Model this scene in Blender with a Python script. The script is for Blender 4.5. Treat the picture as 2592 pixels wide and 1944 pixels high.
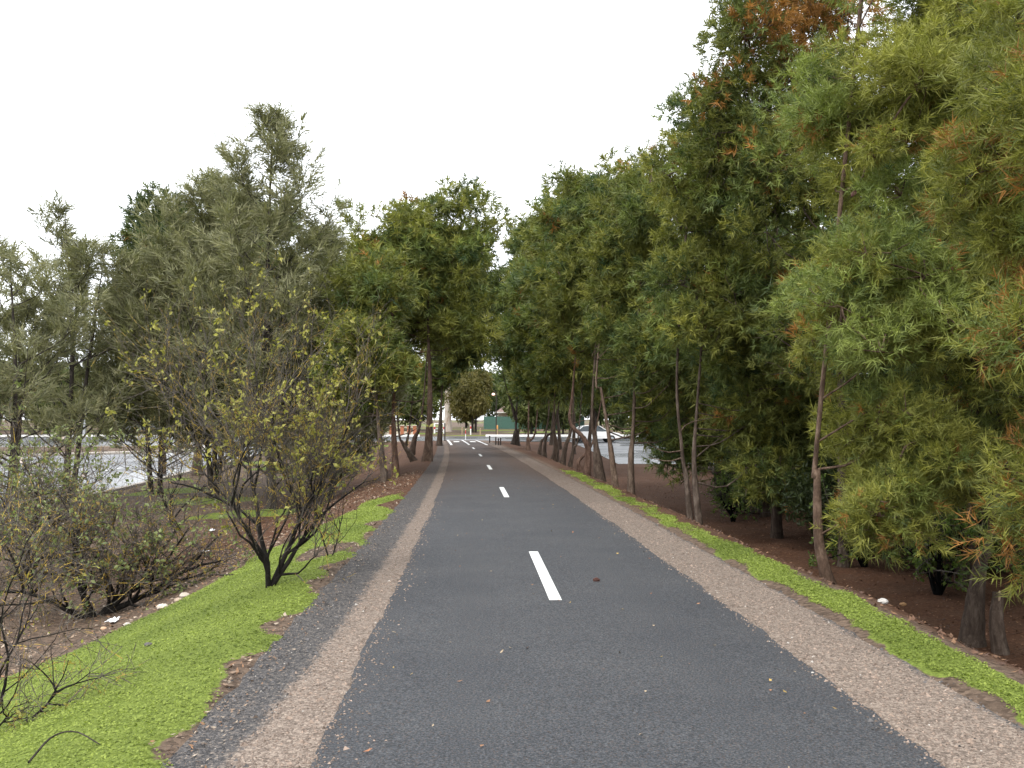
import bpy, math, random
import numpy as np
from mathutils import Vector

for o in list(bpy.data.objects):
    bpy.data.objects.remove(o, do_unlink=True)
sc = bpy.context.scene
C = sc.collection
R = math.radians

# ------------------------------------------------------------------ camera
F_PX, W_PX, H_PX = 2450.0, 2592.0, 1944.0
EYE = Vector((0.0, 0.0, 1.6))
YAW, PITCH = math.atan(81 / F_PX), math.atan(96 / F_PX)
cam_d = bpy.data.cameras.new('camera')
cam_d.sensor_width = 36.0
cam_d.lens = 36.0 * F_PX / W_PX
cam_d.clip_start = 0.05
cam_d.clip_end = 3000
cam = bpy.data.objects.new('camera', cam_d)
cam.location = EYE
cam.rotation_euler = (math.pi / 2 + PITCH, 0, -YAW)
C.objects.link(cam)
sc.camera = cam

# ------------------------------------------------------------------ world, sun, exposure
SUN_EL, SUN_AZ = R(52), R(205)            # azimuth clockwise from +Y (behind the camera, to its left)
w = bpy.data.worlds.new('World')
sc.world = w
w.use_nodes = True
nt = w.node_tree
nt.nodes.clear()
out = nt.nodes.new('ShaderNodeOutputWorld')
bg = nt.nodes.new('ShaderNodeBackground')
sky = nt.nodes.new('ShaderNodeTexSky')
sky.sky_type = 'NISHITA'
sky.sun_disc = False
sky.sun_elevation = SUN_EL
sky.sun_rotation = SUN_AZ
mixc = nt.nodes.new('ShaderNodeMix')
mixc.data_type = 'RGBA'
mixc.inputs[0].default_value = 0.88        # overcast: the cloud layer hides most of the blue
mixc.inputs[7].default_value = (12.6, 12.9, 13.3, 1)
nt.links.new(sky.outputs[0], mixc.inputs[6])
nt.links.new(mixc.outputs[2], bg.inputs[0])
bg.inputs[1].default_value = 0.12
nt.links.new(bg.outputs[0], out.inputs[0])

sd = bpy.data.lights.new('sun', 'SUN')
sd.energy = 1.5
sd.angle = R(20)
sd.color = (1.0, 0.96, 0.9)
sun = bpy.data.objects.new('sun', sd)
sdir = Vector((math.sin(SUN_AZ) * math.cos(SUN_EL), math.cos(SUN_AZ) * math.cos(SUN_EL), math.sin(SUN_EL)))
sun.rotation_euler = sdir.to_track_quat('Z', 'Y').to_euler()
sun.location = (0, -20, 40)
C.objects.link(sun)

vs = sc.view_settings
vs.view_transform = 'Standard'
vs.look = 'None'
vs.exposure = 0.8
vs.gamma = 1.0
vs.use_curve_mapping = False
sc.render.engine = 'CYCLES'
sc.cycles.max_bounces = 6
sc.cycles.diffuse_bounces = 3
sc.cycles.transmission_bounces = 4

# ------------------------------------------------------------------ pixel -> place helpers
cx_, sx_ = math.cos(YAW), math.sin(YAW)
FWD = Vector((sx_ * math.cos(PITCH), cx_ * math.cos(PITCH), math.sin(PITCH)))
RGT = Vector((cx_, -sx_, 0))
UPV = RGT.cross(FWD)

def ray(px, py):
    return FWD + RGT * ((px - W_PX / 2) / F_PX) - UPV * ((py - H_PX / 2) / F_PX)

def at(px, py, Y):
    d = ray(px, py)
    return EYE + d * (Y / d.y)

# ------------------------------------------------------------------ terrain functions
def sstep(t):
    t = np.clip(t, 0, 1)
    return t * t * (3 - 2 * t)

def xc(y):                                  # centre line of the path
    y = np.clip(y, -30, 90)
    return 0.69 - 0.00032 * y * y

def zbase(y):
    return np.interp(y, [-100, 38, 92, 104, 140, 200, 1200], [-1.15, -1.15, -0.03, 0.05, 0.5, 0.7, 4.0])

def vnoise(x, y, s, seed=0):
    """cheap smooth pseudo noise from summed sines, range about -1..1"""
    a = seed * 1.7
    return (np.sin(x * s * 1.3 + y * s * 0.7 + a) + np.sin(x * s * -0.9 + y * s * 1.9 + 2.1 + a * 2) +
            np.sin(x * s * 2.3 - y * s * 1.1 + 4.4 + a * 3) * 0.6) / 2.6

HALF = 1.47
def in_road(x, y, m=0.0):
    a = (x < -14.6 + m) & (x > -52) & (y > -10) & (y < 88)
    b = (y > 85.5 - m) & (y < 103)
    c = (x > 8.2 - m) & (x < 60) & (y > 56 - m) & (y < 88)
    return a | b | c

def gz0(x, y):
    """smooth ground without bumps"""
    x = np.asarray(x, float); y = np.asarray(y, float)
    u = x - xc(y)
    zb = zbase(y)
    sl = sstep((-2.15 - u) / 4.2)
    sr = sstep((u - 2.62) / 2.7)
    s = np.where(u < 0, sl, sr)
    k = sstep((y - 80) / 14)
    return zb * (s * (1 - k) + k) + np.where(u > 0, -0.25 * sr * (1 - sstep((y - 30) / 40)), 0)

def gz(x, y):
    x = np.asarray(x, float); y = np.asarray(y, float)
    u = x - xc(y)
    z = gz0(x, y)
    off = np.where(u < 0, sstep((-2.25 - u) / 1.0), sstep((u - 2.4) / 0.8))
    b = (vnoise(x, y, 1.1, 1) * 0.035 + vnoise(x, y, 3.7, 2) * 0.018) * off
    b += vnoise(x, y, 0.35, 5) * 0.06 * sstep((np.abs(u) - 6) / 4)
    z = z + b * (~in_road(x, y, 0.6))
    dip = np.where((np.abs(u) < 2.35) & (y < 90), -0.05 * (1 - sstep((np.abs(u) - 2.02) / 0.3)), 0)
    dip = np.where(in_road(x, y, -0.15), -0.12, dip)
    return z + dip

def ground_hit(px, py, zoff=0.0):
    d = ray(px, py)
    t = 2.0
    for i in range(4000):
        p = EYE + d * t
        if p.z <= float(gz(p.x, p.y)) + zoff:
            break
        t += 0.02 + t * 0.0008
    return EYE + d * t

# ------------------------------------------------------------------ mesh building
def flat(a, dt):
    return np.ascontiguousarray(a, dtype=dt).ravel()

class MB:
    def __init__(self):
        self.v, self.f, self.c, self.n, self.nr = [], [], [], 0, []
    def add(self, V, F, col=(1, 1, 1)):
        V = np.asarray(V, float); F = np.asarray(F, int)
        col = np.asarray(col, float)
        if col.ndim == 1:
            col = np.tile(col, (len(V), 1))
        self.v.append(V); self.f.append(F + self.n); self.c.append(col); self.n += len(V)
    def tris(self):
        return sum(len(f) for f in self.f)
    def mesh(self, name, smooth=False):
        V = np.concatenate(self.v); F = np.concatenate(self.f); Cc = np.concatenate(self.c)
        me = bpy.data.meshes.new(name)
        me.vertices.add(len(V)); me.vertices.foreach_set('co', flat(V, np.float32))
        me.loops.add(len(F) * 3); me.loops.foreach_set('vertex_index', flat(F, np.int32))
        me.polygons.add(len(F)); me.polygons.foreach_set('loop_start', np.arange(0, len(F) * 3, 3, dtype=np.int32))
        me.polygons.foreach_set('use_smooth', np.full(len(F), smooth, dtype=bool))
        at_ = me.color_attributes.new('Col', 'FLOAT_COLOR', 'POINT')
        at_.data.foreach_set('color', flat(np.c_[Cc, np.ones(len(Cc))], np.float32))
        me.update(calc_edges=True)
        if self.nr:
            Nn = np.concatenate(self.nr)
            at2 = me.attributes.new('custom_normal', 'FLOAT_VECTOR', 'POINT')
            at2.data.foreach_set('vector', flat(Nn, np.float32))
        return me
    def build(self, name, mat, parent=None, smooth=False, origin=None):
        if origin is not None:
            self.v = [v - np.asarray(origin, float) for v in self.v]
        me = self.mesh(name, smooth)
        me.materials.append(mat)
        o = bpy.data.objects.new(name, me)
        C.objects.link(o)
        if parent is not None:
            o.parent = parent
        elif origin is not None:
            o.location = origin
        return o

def tag(o, label=None, cat=None, group=None, kind=None):
    if label: o['label'] = label
    if cat: o['category'] = cat
    if group: o['group'] = group
    if kind: o['kind'] = kind
    return o

def empty(name, loc, label, cat, group=None):
    o = bpy.data.objects.new(name, None)
    o.empty_display_size = 0.3
    o.location = loc
    C.objects.link(o)
    return tag(o, label, cat, group)

def tube(mb, pts, rad, sides=6, col=(1, 1, 1), rough=0.0, rng=None, cap=True):
    P = np.asarray(pts, float); n = len(P)
    rad = np.asarray(rad, float)
    T = np.gradient(P, axis=0)
    T /= np.linalg.norm(T, axis=1)[:, None] + 1e-9
    ref = np.array([1.0, 0, 0]) if abs(T[0][0]) < 0.8 else np.array([0, 1.0, 0])
    A = np.cross(T, ref); A /= np.linalg.norm(A, axis=1)[:, None] + 1e-9
    B = np.cross(T, A)
    ang = np.linspace(0, 2 * np.pi, sides, endpoint=False)
    rr = rad[:, None] * np.ones((1, sides))
    if rough and rng is not None:
        rr = rr * (1 + rng.uniform(-rough, rough, rr.shape) + rough * 0.8 * np.sin(ang * 3 + rng.uniform(0, 6))[None, :])
    V = P[:, None, :] + rr[:, :, None] * (np.cos(ang)[None, :, None] * A[:, None, :] + np.sin(ang)[None, :, None] * B[:, None, :])
    V = V.reshape(-1, 3)
    i = np.arange(n - 1)[:, None] * sides; j = np.arange(sides)[None, :]; k = (j + 1) % sides
    a, b, c, d = i + j, i + k, i + sides + k, i + sides + j
    F = np.concatenate([np.stack([a, b, c], -1).reshape(-1, 3), np.stack([a, c, d], -1).reshape(-1, 3)])
    if cap:
        V = np.vstack([V, P[-1:]])
        last = (n - 1) * sides
        F = np.vstack([F, np.stack([last + j[0], last + k[0], np.full(sides, n * sides)], -1)])
    mb.add(V, F, col)

def spline(pts, n):
    P = np.asarray(pts, float)
    if len(P) == 2:
        t = np.linspace(0, 1, n)[:, None]
        return P[0] * (1 - t) + P[1] * t
    Q = np.vstack([2 * P[0] - P[1], P, 2 * P[-1] - P[-2]])
    s = np.linspace(0, len(P) - 1 - 1e-6, n)
    res = []
    for v in s:
        k = int(v); t = v - k
        p0, p1, p2, p3 = Q[k], Q[k + 1], Q[k + 2], Q[k + 3]
        res.append(0.5 * ((2 * p1) + (-p0 + p2) * t + (2 * p0 - 5 * p1 + 4 * p2 - p3) * t * t + (-p0 + 3 * p1 - 3 * p2 + p3) * t ** 3))
    return np.array(res)

BOXF = np.array([[0, 2, 1], [1, 2, 3], [4, 5, 6], [5, 7, 6], [0, 1, 4], [1, 5, 4], [2, 6, 3], [3, 6, 7], [0, 4, 2], [2, 4, 6], [1, 3, 5], [3, 7, 5]])
def box(mb, lo, hi, col=(1, 1, 1)):
    V = [[(lo, hi)[a][0], (lo, hi)[b][1], (lo, hi)[c][2]] for c in (0, 1) for b in (0, 1) for a in (0, 1)]
    mb.add(V, BOXF, col)

def unit(a):
    return a / (np.linalg.norm(a, axis=-1, keepdims=True) + 1e-9)

def needles(mb, P, D, m, ln, wd, spread, col, rng, shoot=0.5, droop=0.0, nrm=None):
    """P tuft positions, D tuft directions: m thin needle triangles fan out of each tuft"""
    n = len(P)
    rnd = rng.normal(size=(n, m, 3))
    dirs = unit(D[:, None, :] + unit(rnd) * spread)
    dirs[..., 2] -= droop
    L = ln * rng.uniform(0.65, 1.25, (n, m, 1))
    base = P[:, None, :] + D[:, None, :] * rng.uniform(-shoot, shoot, (n, m, 1)) * ln
    tip = base + dirs * L
    side = unit(np.cross(dirs, rng.normal(size=(n, m, 3)))) * (wd * 0.5)
    mid = base + dirs * L * 0.08
    if nrm is not None:
        nn_ = unit(nrm[:, None, :] + rng.normal(0, 0.28, (n, m, 3)))
        flip = np.where((np.cross(side, dirs) * nn_).sum(-1, keepdims=True) < 0, -1.0, 1.0)
        side = side * flip                      # wind each needle so that it faces outwards
        mb.nr.append(np.repeat(nn_, 3, axis=1).reshape(-1, 3))
    V = np.stack([mid - side, mid + side, tip], 2)
    jit = rng.uniform(0.8, 1.2, (n, m, 1))
    cc = np.repeat(col[:, None, :] * jit, 3, axis=1).reshape(-1, 3)
    N = n * m
    mb.add(V.reshape(-1, 3), np.arange(N * 3).reshape(-1, 3), cc)

# ------------------------------------------------------------------ materials
def new_mat(name):
    m = bpy.data.materials.new(name)
    m.use_nodes = True
    t = m.node_tree
    b = t.nodes['Principled BSDF']
    return m, t, b

def N(t, typ, **kw):
    n = t.nodes.new(typ)
    for k, v in kw.items():
        setattr(n, k, v)
    return n

def noise(t, scale, detail=4.0, rough=0.6, vec=None, dist=0.0):
    n = N(t, 'ShaderNodeTexNoise')
    n.inputs['Scale'].default_value = scale
    n.inputs['Detail'].default_value = detail
    n.inputs['Roughness'].default_value = rough
    n.inputs['Distortion'].default_value = dist
    if vec is None:
        vec = pos(t)
    t.links.new(vec, n.inputs['Vector'])
    return n.outputs['Fac']

def pos(t):
    g = [x for x in t.nodes if x.type == 'NEW_GEOMETRY']
    g = g[0] if g else N(t, 'ShaderNodeNewGeometry')
    return g.outputs['Position']

def ramp(t, fac, stops):
    r = N(t, 'ShaderNodeValToRGB')
    e = r.color_ramp.elements
    while len(e) < len(stops):
        e.new(0.5)
    for i, (p, c) in enumerate(stops):
        e[i].position = p
        e[i].color = (*c, 1) if len(c) == 3 else c
    t.links.new(fac, r.inputs[0])
    return r.outputs[0]

def mix(t, fac, a, b, mode='MIX'):
    m = N(t, 'ShaderNodeMix', data_type='RGBA', blend_type=mode)
    for s, v in ((0, fac), (6, a), (7, b)):
        if hasattr(v, 'is_linked'):
            t.links.new(v, m.inputs[s])
        elif s == 0:
            m.inputs[0].default_value = v
        else:
            m.inputs[s].default_value = (*v, 1)
    return m.outputs[2]

def mathn(t, op, a, b=None, clamp=False):
    m = N(t, 'ShaderNodeMath', operation=op, use_clamp=clamp)
    for i, v in ((0, a), (1, b)):
        if v is None: continue
        if hasattr(v, 'is_linked'): t.links.new(v, m.inputs[i])
        else: m.inputs[i].default_value = v
    return m.outputs[0]

def mapr(t, v, a, b, c=0.0, d=1.0):
    m = N(t, 'ShaderNodeMapRange', interpolation_type='SMOOTHSTEP')
    t.links.new(v, m.inputs[0])
    for i, x in zip((1, 2, 3, 4), (a, b, c, d)):
        m.inputs[i].default_value = x
    return m.outputs[0]

def bump(t, b, h, strength, dist=0.02):
    n = N(t, 'ShaderNodeBump')
    n.inputs['Strength'].default_value = strength
    n.inputs['Distance'].default_value = dist
    t.links.new(h, n.inputs['Height'])
    t.links.new(n.outputs[0], b.inputs['Normal'])

def attr(t, name, out='Fac'):
    a = N(t, 'ShaderNodeAttribute', attribute_name=name)
    return a.outputs[out]

def voro(t, scale, feature='F1', out='Color'):
    v = N(t, 'ShaderNodeTexVoronoi', feature=feature)
    v.inputs['Scale'].default_value = scale
    t.links.new(pos(t), v.inputs['Vector'])
    return v.outputs[out]

M = {}
def plain(name, col, rough=0.6, metal=0.0, var=0.15, scale=20, bmp=0.0):
    m, t, b = new_mat(name)
    n = noise(t, scale)
    lo = tuple(c * (1 - var) for c in col); hi = tuple(min(1, c * (1 + var)) for c in col)
    t.links.new(ramp(t, n, [(0.3, lo), (0.7, hi)]), b.inputs['Base Color'])
    b.inputs['Roughness'].default_value = rough
    b.inputs['Metallic'].default_value = metal
    if bmp: bump(t, b, n, bmp)
    M[name] = m
    return m

def foliage_mat(name, transl=0.3, rough=0.55, spec=0.25):
    m, t, b = new_mat(name)
    c = attr(t, 'Col', 'Color')
    t.links.new(c, b.inputs['Base Color'])
    b.inputs['Roughness'].default_value = rough
    b.inputs['Specular IOR Level'].default_value = spec
    tr = N(t, 'ShaderNodeBsdfTranslucent')
    t.links.new(mix(t, 1.0, c, (1.0, 1.1, 0.55), 'MULTIPLY'), tr.inputs[0])
    ms = N(t, 'ShaderNodeMixShader')
    ms.inputs[0].default_value = transl
    t.links.new(b.outputs[0], ms.inputs[1]); t.links.new(tr.outputs[0], ms.inputs[2])
    t.links.new(ms.outputs[0], t.nodes['Material Output'].inputs[0])
    M[name] = m
foliage_mat('needle_foliage', 0.28)
foliage_mat('broad_leaf', 0.4, 0.5, 0.3)
foliage_mat('grass_leaf', 0.35, 0.6, 0.2)

def bark_mat(name, lo, mid, hi, pale=0.35, scale=9):
    m, t, b = new_mat(name)
    mp = N(t, 'ShaderNodeMapping')
    mp.inputs['Scale'].default_value = (1, 1, 0.33)
    t.links.new(pos(t), mp.inputs[0])
    n1 = noise(t, scale, 6, 0.7, mp.outputs[0], 0.4)
    n2 = noise(t, scale * 3.4, 4, 0.65, mp.outputs[0], 0.8)
    col = ramp(t, n1, [(0.30, lo), (0.5, mid), (0.72, hi)])
    col = mix(t, mathn(t, 'MULTIPLY', mapr(t, n2, 0.52, 0.68), pale), col, hi)
    vc = attr(t, 'Col', 'Color')
    col = mix(t, 1.0, col, vc, 'MULTIPLY')
    t.links.new(col, b.inputs['Base Color'])
    b.inputs['Roughness'].default_value = 0.9
    b.inputs['Specular IOR Level'].default_value = 0.2
    bump(t, b, n2, 0.9, 0.03)
    M[name] = m
bark_mat('pine_bark', (0.035, 0.025, 0.019), (0.088, 0.064, 0.049), (0.20, 0.16, 0.128))
bark_mat('dark_bark', (0.016, 0.013, 0.011), (0.04, 0.033, 0.028), (0.085, 0.072, 0.06), 0.2)
bark_mat('gum_bark', (0.24, 0.13, 0.08), (0.45, 0.38, 0.32), (0.62, 0.57, 0.52), 0.5, 2.2)

def twig_mat():
    m, t, b = new_mat('lichen_twig')
    n1 = noise(t, 9, 3, 0.6)
    n2 = noise(t, 60, 2, 0.6)
    col = ramp(t, n2, [(0.35, (0.028, 0.022, 0.018)), (0.7, (0.11, 0.09, 0.075))])
    li = mathn(t, 'MULTIPLY', mapr(t, n1, 0.54, 0.60), mapr(t, n2, 0.40, 0.52))
    col = mix(t, mathn(t, 'MULTIPLY', li, attr(t, 'Col', 'Fac')), col, (0.36, 0.24, 0.03))
    t.links.new(col, b.inputs['Base Color'])
    b.inputs['Roughness'].default_value = 0.85
    M['lichen_twig'] = m
twig_mat()

def ground_mat():
    m, t, b = new_mat('ground_soil')
    g = attr(t, 'grass'); red = attr(t, 'needle')
    nf = noise(t, 22, 5, 0.7)
    nc = noise(t, 1.6, 5, 0.65)
    vs_ = N(t, 'ShaderNodeSeparateColor'); t.links.new(voro(t, 26), vs_.inputs[0])
    vv = ramp(t, vs_.outputs[0], [(0.0, (0.25, 0.25, 0.25)), (1.0, (1.3, 1.3, 1.3))])
    litter = mix(t, 0.55, ramp(t, nf, [(0.32, (0.035, 0.024, 0.017)), (0.52, (0.10, 0.067, 0.047)), (0.75, (0.20, 0.145, 0.108))]), mix(t, 1.0, vv, (0.15, 0.108, 0.078), 'MULTIPLY'))
    needle = ramp(t, nf, [(0.3, (0.028, 0.014, 0.009)), (0.55, (0.088, 0.042, 0.023)), (0.8, (0.16, 0.085, 0.047))])
    base = mix(t, mathn(t, 'ADD', red, mathn(t, 'MULTIPLY', mathn(t, 'SUBTRACT', nc, 0.5), 0.9), True), litter, needle)
    grass = ramp(t, noise(t, 40, 4, 0.7), [(0.3, (0.07, 0.10, 0.016)), (0.7, (0.19, 0.235, 0.045))])
    gm = mapr(t, mathn(t, 'ADD', g, mathn(t, 'MULTIPLY', mathn(t, 'SUBTRACT', noise(t, 5, 5, 0.7), 0.5), 0.9)), 0.42, 0.56)
    t.links.new(mix(t, gm, base, grass), b.inputs['Base Color'])
    b.inputs['Roughness'].default_value = 0.95
    b.inputs['Specular IOR Level'].default_value = 0.15
    bump(t, b, nf, 0.7, 0.03)
    M['ground_soil'] = m
ground_mat()

def asphalt_mat(name, lo, hi, rough, dust=True, wet=False):
    m, t, b = new_mat(name)
    nf = noise(t, 75, 3, 0.8)
    nm = noise(t, 0.9, 5, 0.6)
    v = voro(t, 150)
    col = ramp(t, nf, [(0.33, tuple(c * 0.3 for c in lo)), (0.5, lo), (0.68, tuple(c * 1.15 for c in hi))])
    gs = N(t, 'ShaderNodeSeparateColor'); t.links.new(v, gs.inputs[0])
    chips = mapr(t, gs.outputs[0], 0.93, 0.97)
    col = mix(t, mathn(t, 'MULTIPLY', chips, 0.4), col, (0.21, 0.195, 0.175))
    col = mix(t, mathn(t, 'MULTIPLY', mapr(t, gs.outputs[1], 0.9, 0.95), 0.5), col, (0.13, 0.085, 0.06))
    col = mix(t, 1.0, col, ramp(t, nm, [(0.3, (0.86, 0.86, 0.88)), (0.7, (1.12, 1.1, 1.08))]), 'MULTIPLY')
    if dust:
        d = attr(t, 'dust')
        dm = mathn(t, 'MULTIPLY', d, mapr(t, mathn(t, 'ADD', noise(t, 7, 5, 0.7), mathn(t, 'MULTIPLY', d, 0.25)), 0.42, 0.75))
        col = mix(t, dm, col, (0.075, 0.047, 0.033))
    t.links.new(col, b.inputs['Base Color'])
    if wet:
        t.links.new(mapr(t, noise(t, 0.12, 3, 0.6), 0.4, 0.62, rough - 0.12, rough + 0.16), b.inputs['Roughness'])
        b.inputs['Specular IOR Level'].default_value = 0.6
        bump(t, b, nf, 0.08, 0.004)
    else:
        b.inputs['Roughness'].default_value = rough
        b.inputs['Specular IOR Level'].default_value = 0.18
        bump(t, b, mathn(t, 'ADD', nf, mathn(t, 'MULTIPLY', gs.outputs[2], 0.5)), 0.9, 0.012)
    M[name] = m
asphalt_mat('path_asphalt', (0.052, 0.056, 0.062), (0.112, 0.118, 0.126), 0.74)
asphalt_mat('wet_asphalt', (0.05, 0.055, 0.063), (0.085, 0.09, 0.098), 0.34, False, True)

def gravel_mat():
    m, t, b = new_mat('shoulder_gravel')
    tan = attr(t, 'tan')
    v = voro(t, 55)
    gs = N(t, 'ShaderNodeSeparateColor'); t.links.new(v, gs.inputs[0])
    v2 = voro(t, 120)
    gs2 = N(t, 'ShaderNodeSeparateColor'); t.links.new(v2, gs2.inputs[0])
    f = mathn(t, 'ADD', mathn(t, 'MULTIPLY', gs.outputs[0], 0.5), mathn(t, 'MULTIPLY', gs2.outputs[1], 0.5))
    ct = ramp(t, f, [(0.1, (0.080, 0.062, 0.050)), (0.45, (0.175, 0.135, 0.108)), (0.9, (0.32, 0.26, 0.21))])
    cd = ramp(t, f, [(0.1, (0.022, 0.022, 0.023)), (0.5, (0.066, 0.063, 0.063)), (0.8, (0.14, 0.122, 0.108)), (0.95, (0.25, 0.205, 0.165))])
    k = mapr(t, mathn(t, 'ADD', tan, mathn(t, 'MULTIPLY', mathn(t, 'SUBTRACT', noise(t, 4, 6, 0.75), 0.5), 1.3)), 0.3, 0.7)
    col = mix(t, k, cd, ct)
    d = attr(t, 'dust')
    dm = mathn(t, 'MULTIPLY', d, mapr(t, noise(t, 6, 5, 0.7), 0.3, 0.7))
    col = mix(t, dm, col, (0.085, 0.048, 0.030))
    t.links.new(col, b.inputs['Base Color'])
    b.inputs['Roughness'].default_value = 0.9
    b.inputs['Specular IOR Level'].default_value = 0.25
    bump(t, b, f, 1.0, 0.02)
    M['shoulder_gravel'] = m
gravel_mat()

def paint_mat():
    m, t, b = new_mat('road_paint')
    n = noise(t, 70, 4, 0.7)
    t.links.new(ramp(t, n, [(0.30, (0.10, 0.10, 0.10)), (0.40, (0.58, 0.58, 0.56)), (0.8, (0.74, 0.74, 0.72))]), b.inputs['Base Color'])
    b.inputs['Roughness'].default_value = 0.6
    bump(t, b, n, 0.4, 0.006)
    M['road_paint'] = m
paint_mat()
def col_mat(name, rough=0.8, metal=0.0):
    m, t, b = new_mat(name)
    c = attr(t, 'Col', 'Color')
    t.links.new(mix(t, 1.0, c, ramp(t, noise(t, 60, 3, 0.6), [(0.3, (0.8, 0.8, 0.8)), (0.7, (1.15, 1.15, 1.15))]), 'MULTIPLY'), b.inputs['Base Color'])
    b.inputs['Roughness'].default_value = rough
    b.inputs['Metallic'].default_value = metal
    M[name] = m
col_mat('stone'); col_mat('litter_leaf', 0.75)
plain('kerb_concrete', (0.36, 0.32, 0.28), 0.9, bmp=0.3)
plain('kerb_white', (0.72, 0.70, 0.66), 0.8, var=0.1)
plain('white_paint', (0.75, 0.74, 0.72), 0.5, var=0.08)
plain('red_paint', (0.42, 0.03, 0.03), 0.5)
plain('dark_timber', (0.03, 0.022, 0.018), 0.85, bmp=0.3)
plain('pale_timber', (0.30, 0.22, 0.14), 0.85, bmp=0.3)
plain('orange_paint', (0.6, 0.28, 0.08), 0.6)
plain('brick', (0.33, 0.12, 0.06), 0.9, scale=60)
plain('cream_wall', (0.55, 0.47, 0.38), 0.85, scale=6)
plain('green_metal', (0.05, 0.12, 0.09), 0.55, scale=5)
plain('roof_tile', (0.22, 0.15, 0.13), 0.85, scale=12)
plain('peach_tile', (0.42, 0.22, 0.13), 0.85, scale=12)
plain('grey_metal', (0.35, 0.36, 0.37), 0.4, 0.8)
plain('silver_paint', (0.46, 0.48, 0.50), 0.25, 0.55, var=0.03)
plain('blue_paint', (0.07, 0.12, 0.22), 0.25, 0.3, var=0.03)
plain('rubber', (0.02, 0.02, 0.02), 0.85)
plain('glass', (0.03, 0.04, 0.045), 0.08, var=0.02)
plain('paper', (0.78, 0.8, 0.82), 0.7, var=0.05)
plain('cone_brown', (0.07, 0.026, 0.018), 0.75, scale=80, bmp=0.6)
m, t, b = new_mat('lamp_glow')
b.inputs['Base Color'].default_value = (0.8, 0.5, 0.42, 1)
b.inputs['Emission Color'].default_value = (1.0, 0.62, 0.5, 1)
b.inputs['Emission Strength'].default_value = 0.8
M['lamp_glow'] = m

# ------------------------------------------------------------------ setting: ground
def grid_mesh(name, X, Y, zf, attrs, mat, parent=None):
    """X (ny,nx) and Y (ny,nx) arrays"""
    ny, nx = X.shape
    Z = zf(X, Y)
    V = np.stack([X, Y, Z], -1).reshape(-1, 3)
    i = np.arange(ny - 1)[:, None] * nx; j = np.arange(nx - 1)[None, :]
    a = i + j
    F = np.concatenate([np.stack([a, a + 1, a + nx + 1], -1).reshape(-1, 3), np.stack([a, a + nx + 1, a + nx], -1).reshape(-1, 3)])
    mb = MB(); mb.add(V, F)
    o = mb.build(name, mat, parent, smooth=True)
    for k, f in attrs.items():
        at_ = o.data.attributes.new(k, 'FLOAT', 'POINT')
        at_.data.foreach_set('value', flat(f(X, Y).reshape(-1) * np.ones(len(V)), np.float32))
    return o

def grass_amt(x, y):
    u = x - xc(y)
    e1 = -2.16 + vnoise(x, y, 2.2, 3) * 0.20 + vnoise(x, y, 6.0, 13) * 0.07
    e2 = -4.55 + np.interp(y, [0, 6, 9.5, 12, 18, 24], [-3.2, -2.7, -1.5, -0.15, 1.1, 2.2]) + vnoise(x, y, 1.4, 8) * 0.22
    left = sstep((e1 - u) / 0.16) * sstep((u - e2) / 0.25) * (1 - sstep((y - 19) / 5))
    # bare litter patches near the gravel edge
    bare = sstep((vnoise(x * 1.0, y * 0.55, 1.9, 21) - 0.35) / 0.2) * sstep((u + 2.95) / 0.15)
    left = left * (1 - bare)
    r1 = 2.24 + vnoise(x, y, 2.0, 4) * 0.06 + vnoise(x, y, 7.0, 28) * 0.04
    r2 = 2.76 + vnoise(x, y, 1.7, 6) * 0.09 + vnoise(x, y, 5.3, 26) * 0.06 + vnoise(x, y, 0.5, 27) * 0.07
    right = sstep((u - r1) / 0.08) * sstep((r2 - u) / 0.12) * (1 - 0.62 * sstep((y - 9) / 8) * (0.75 + 0.35 * vnoise(x, y, 2.6, 31))) * (1 - sstep((y - 30) / 6))
    rb = 0.35 * sstep((u - 9) / 3) * sstep((30 - y) / 6)
    far = 0.75 * sstep((y - 104) / 3) * (0.5 + 0.5 * vnoise(x, y, 0.25, 9))
    patch = 0.8 * sstep((vnoise(x, y, 0.55, 12) - 0.25) / 0.3) * (u < -6) * (y > 26) * (y < 84)
    return np.clip(np.maximum.reduce([left, right, far, patch, rb]), 0, 1)

def needle_amt(x, y):
    u = x - xc(y)
    l = sstep((y - 13) / 8) * sstep((-1.9 - u) / 0.3) * sstep((u + 9) / 3)
    r = sstep((u - 2.2 - 0.55 * (1 - sstep((y - 8) / 8))) / 0.3)
    return np.clip(np.maximum(l, r) * (1 - sstep((y - 90) / 8)) * 0.95, 0, 1)

xs = np.unique(np.round(np.concatenate([np.linspace(-700, -60, 17), np.linspace(-60, -16, 23), np.linspace(-16, -7, 31), np.linspace(-7, 9, 101), np.linspace(9, 20, 34), np.linspace(20, 60, 21), np.linspace(60, 700, 17)]), 3))
ys = np.unique(np.round(np.concatenate([np.linspace(-60, 2, 16), np.linspace(2, 26, 121), np.linspace(26, 60, 70), np.linspace(60, 110, 81), np.linspace(110, 180, 36), np.linspace(180, 1400, 25)]), 3))
X, Y = np.meshgrid(xs, ys)
X = X + xc(Y) * np.exp(-(X / 30) ** 2)
ground = grid_mesh('ground', X, Y, gz, {'grass': grass_amt, 'needle': needle_amt}, M['ground_soil'])
tag(ground, kind='structure')

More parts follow.
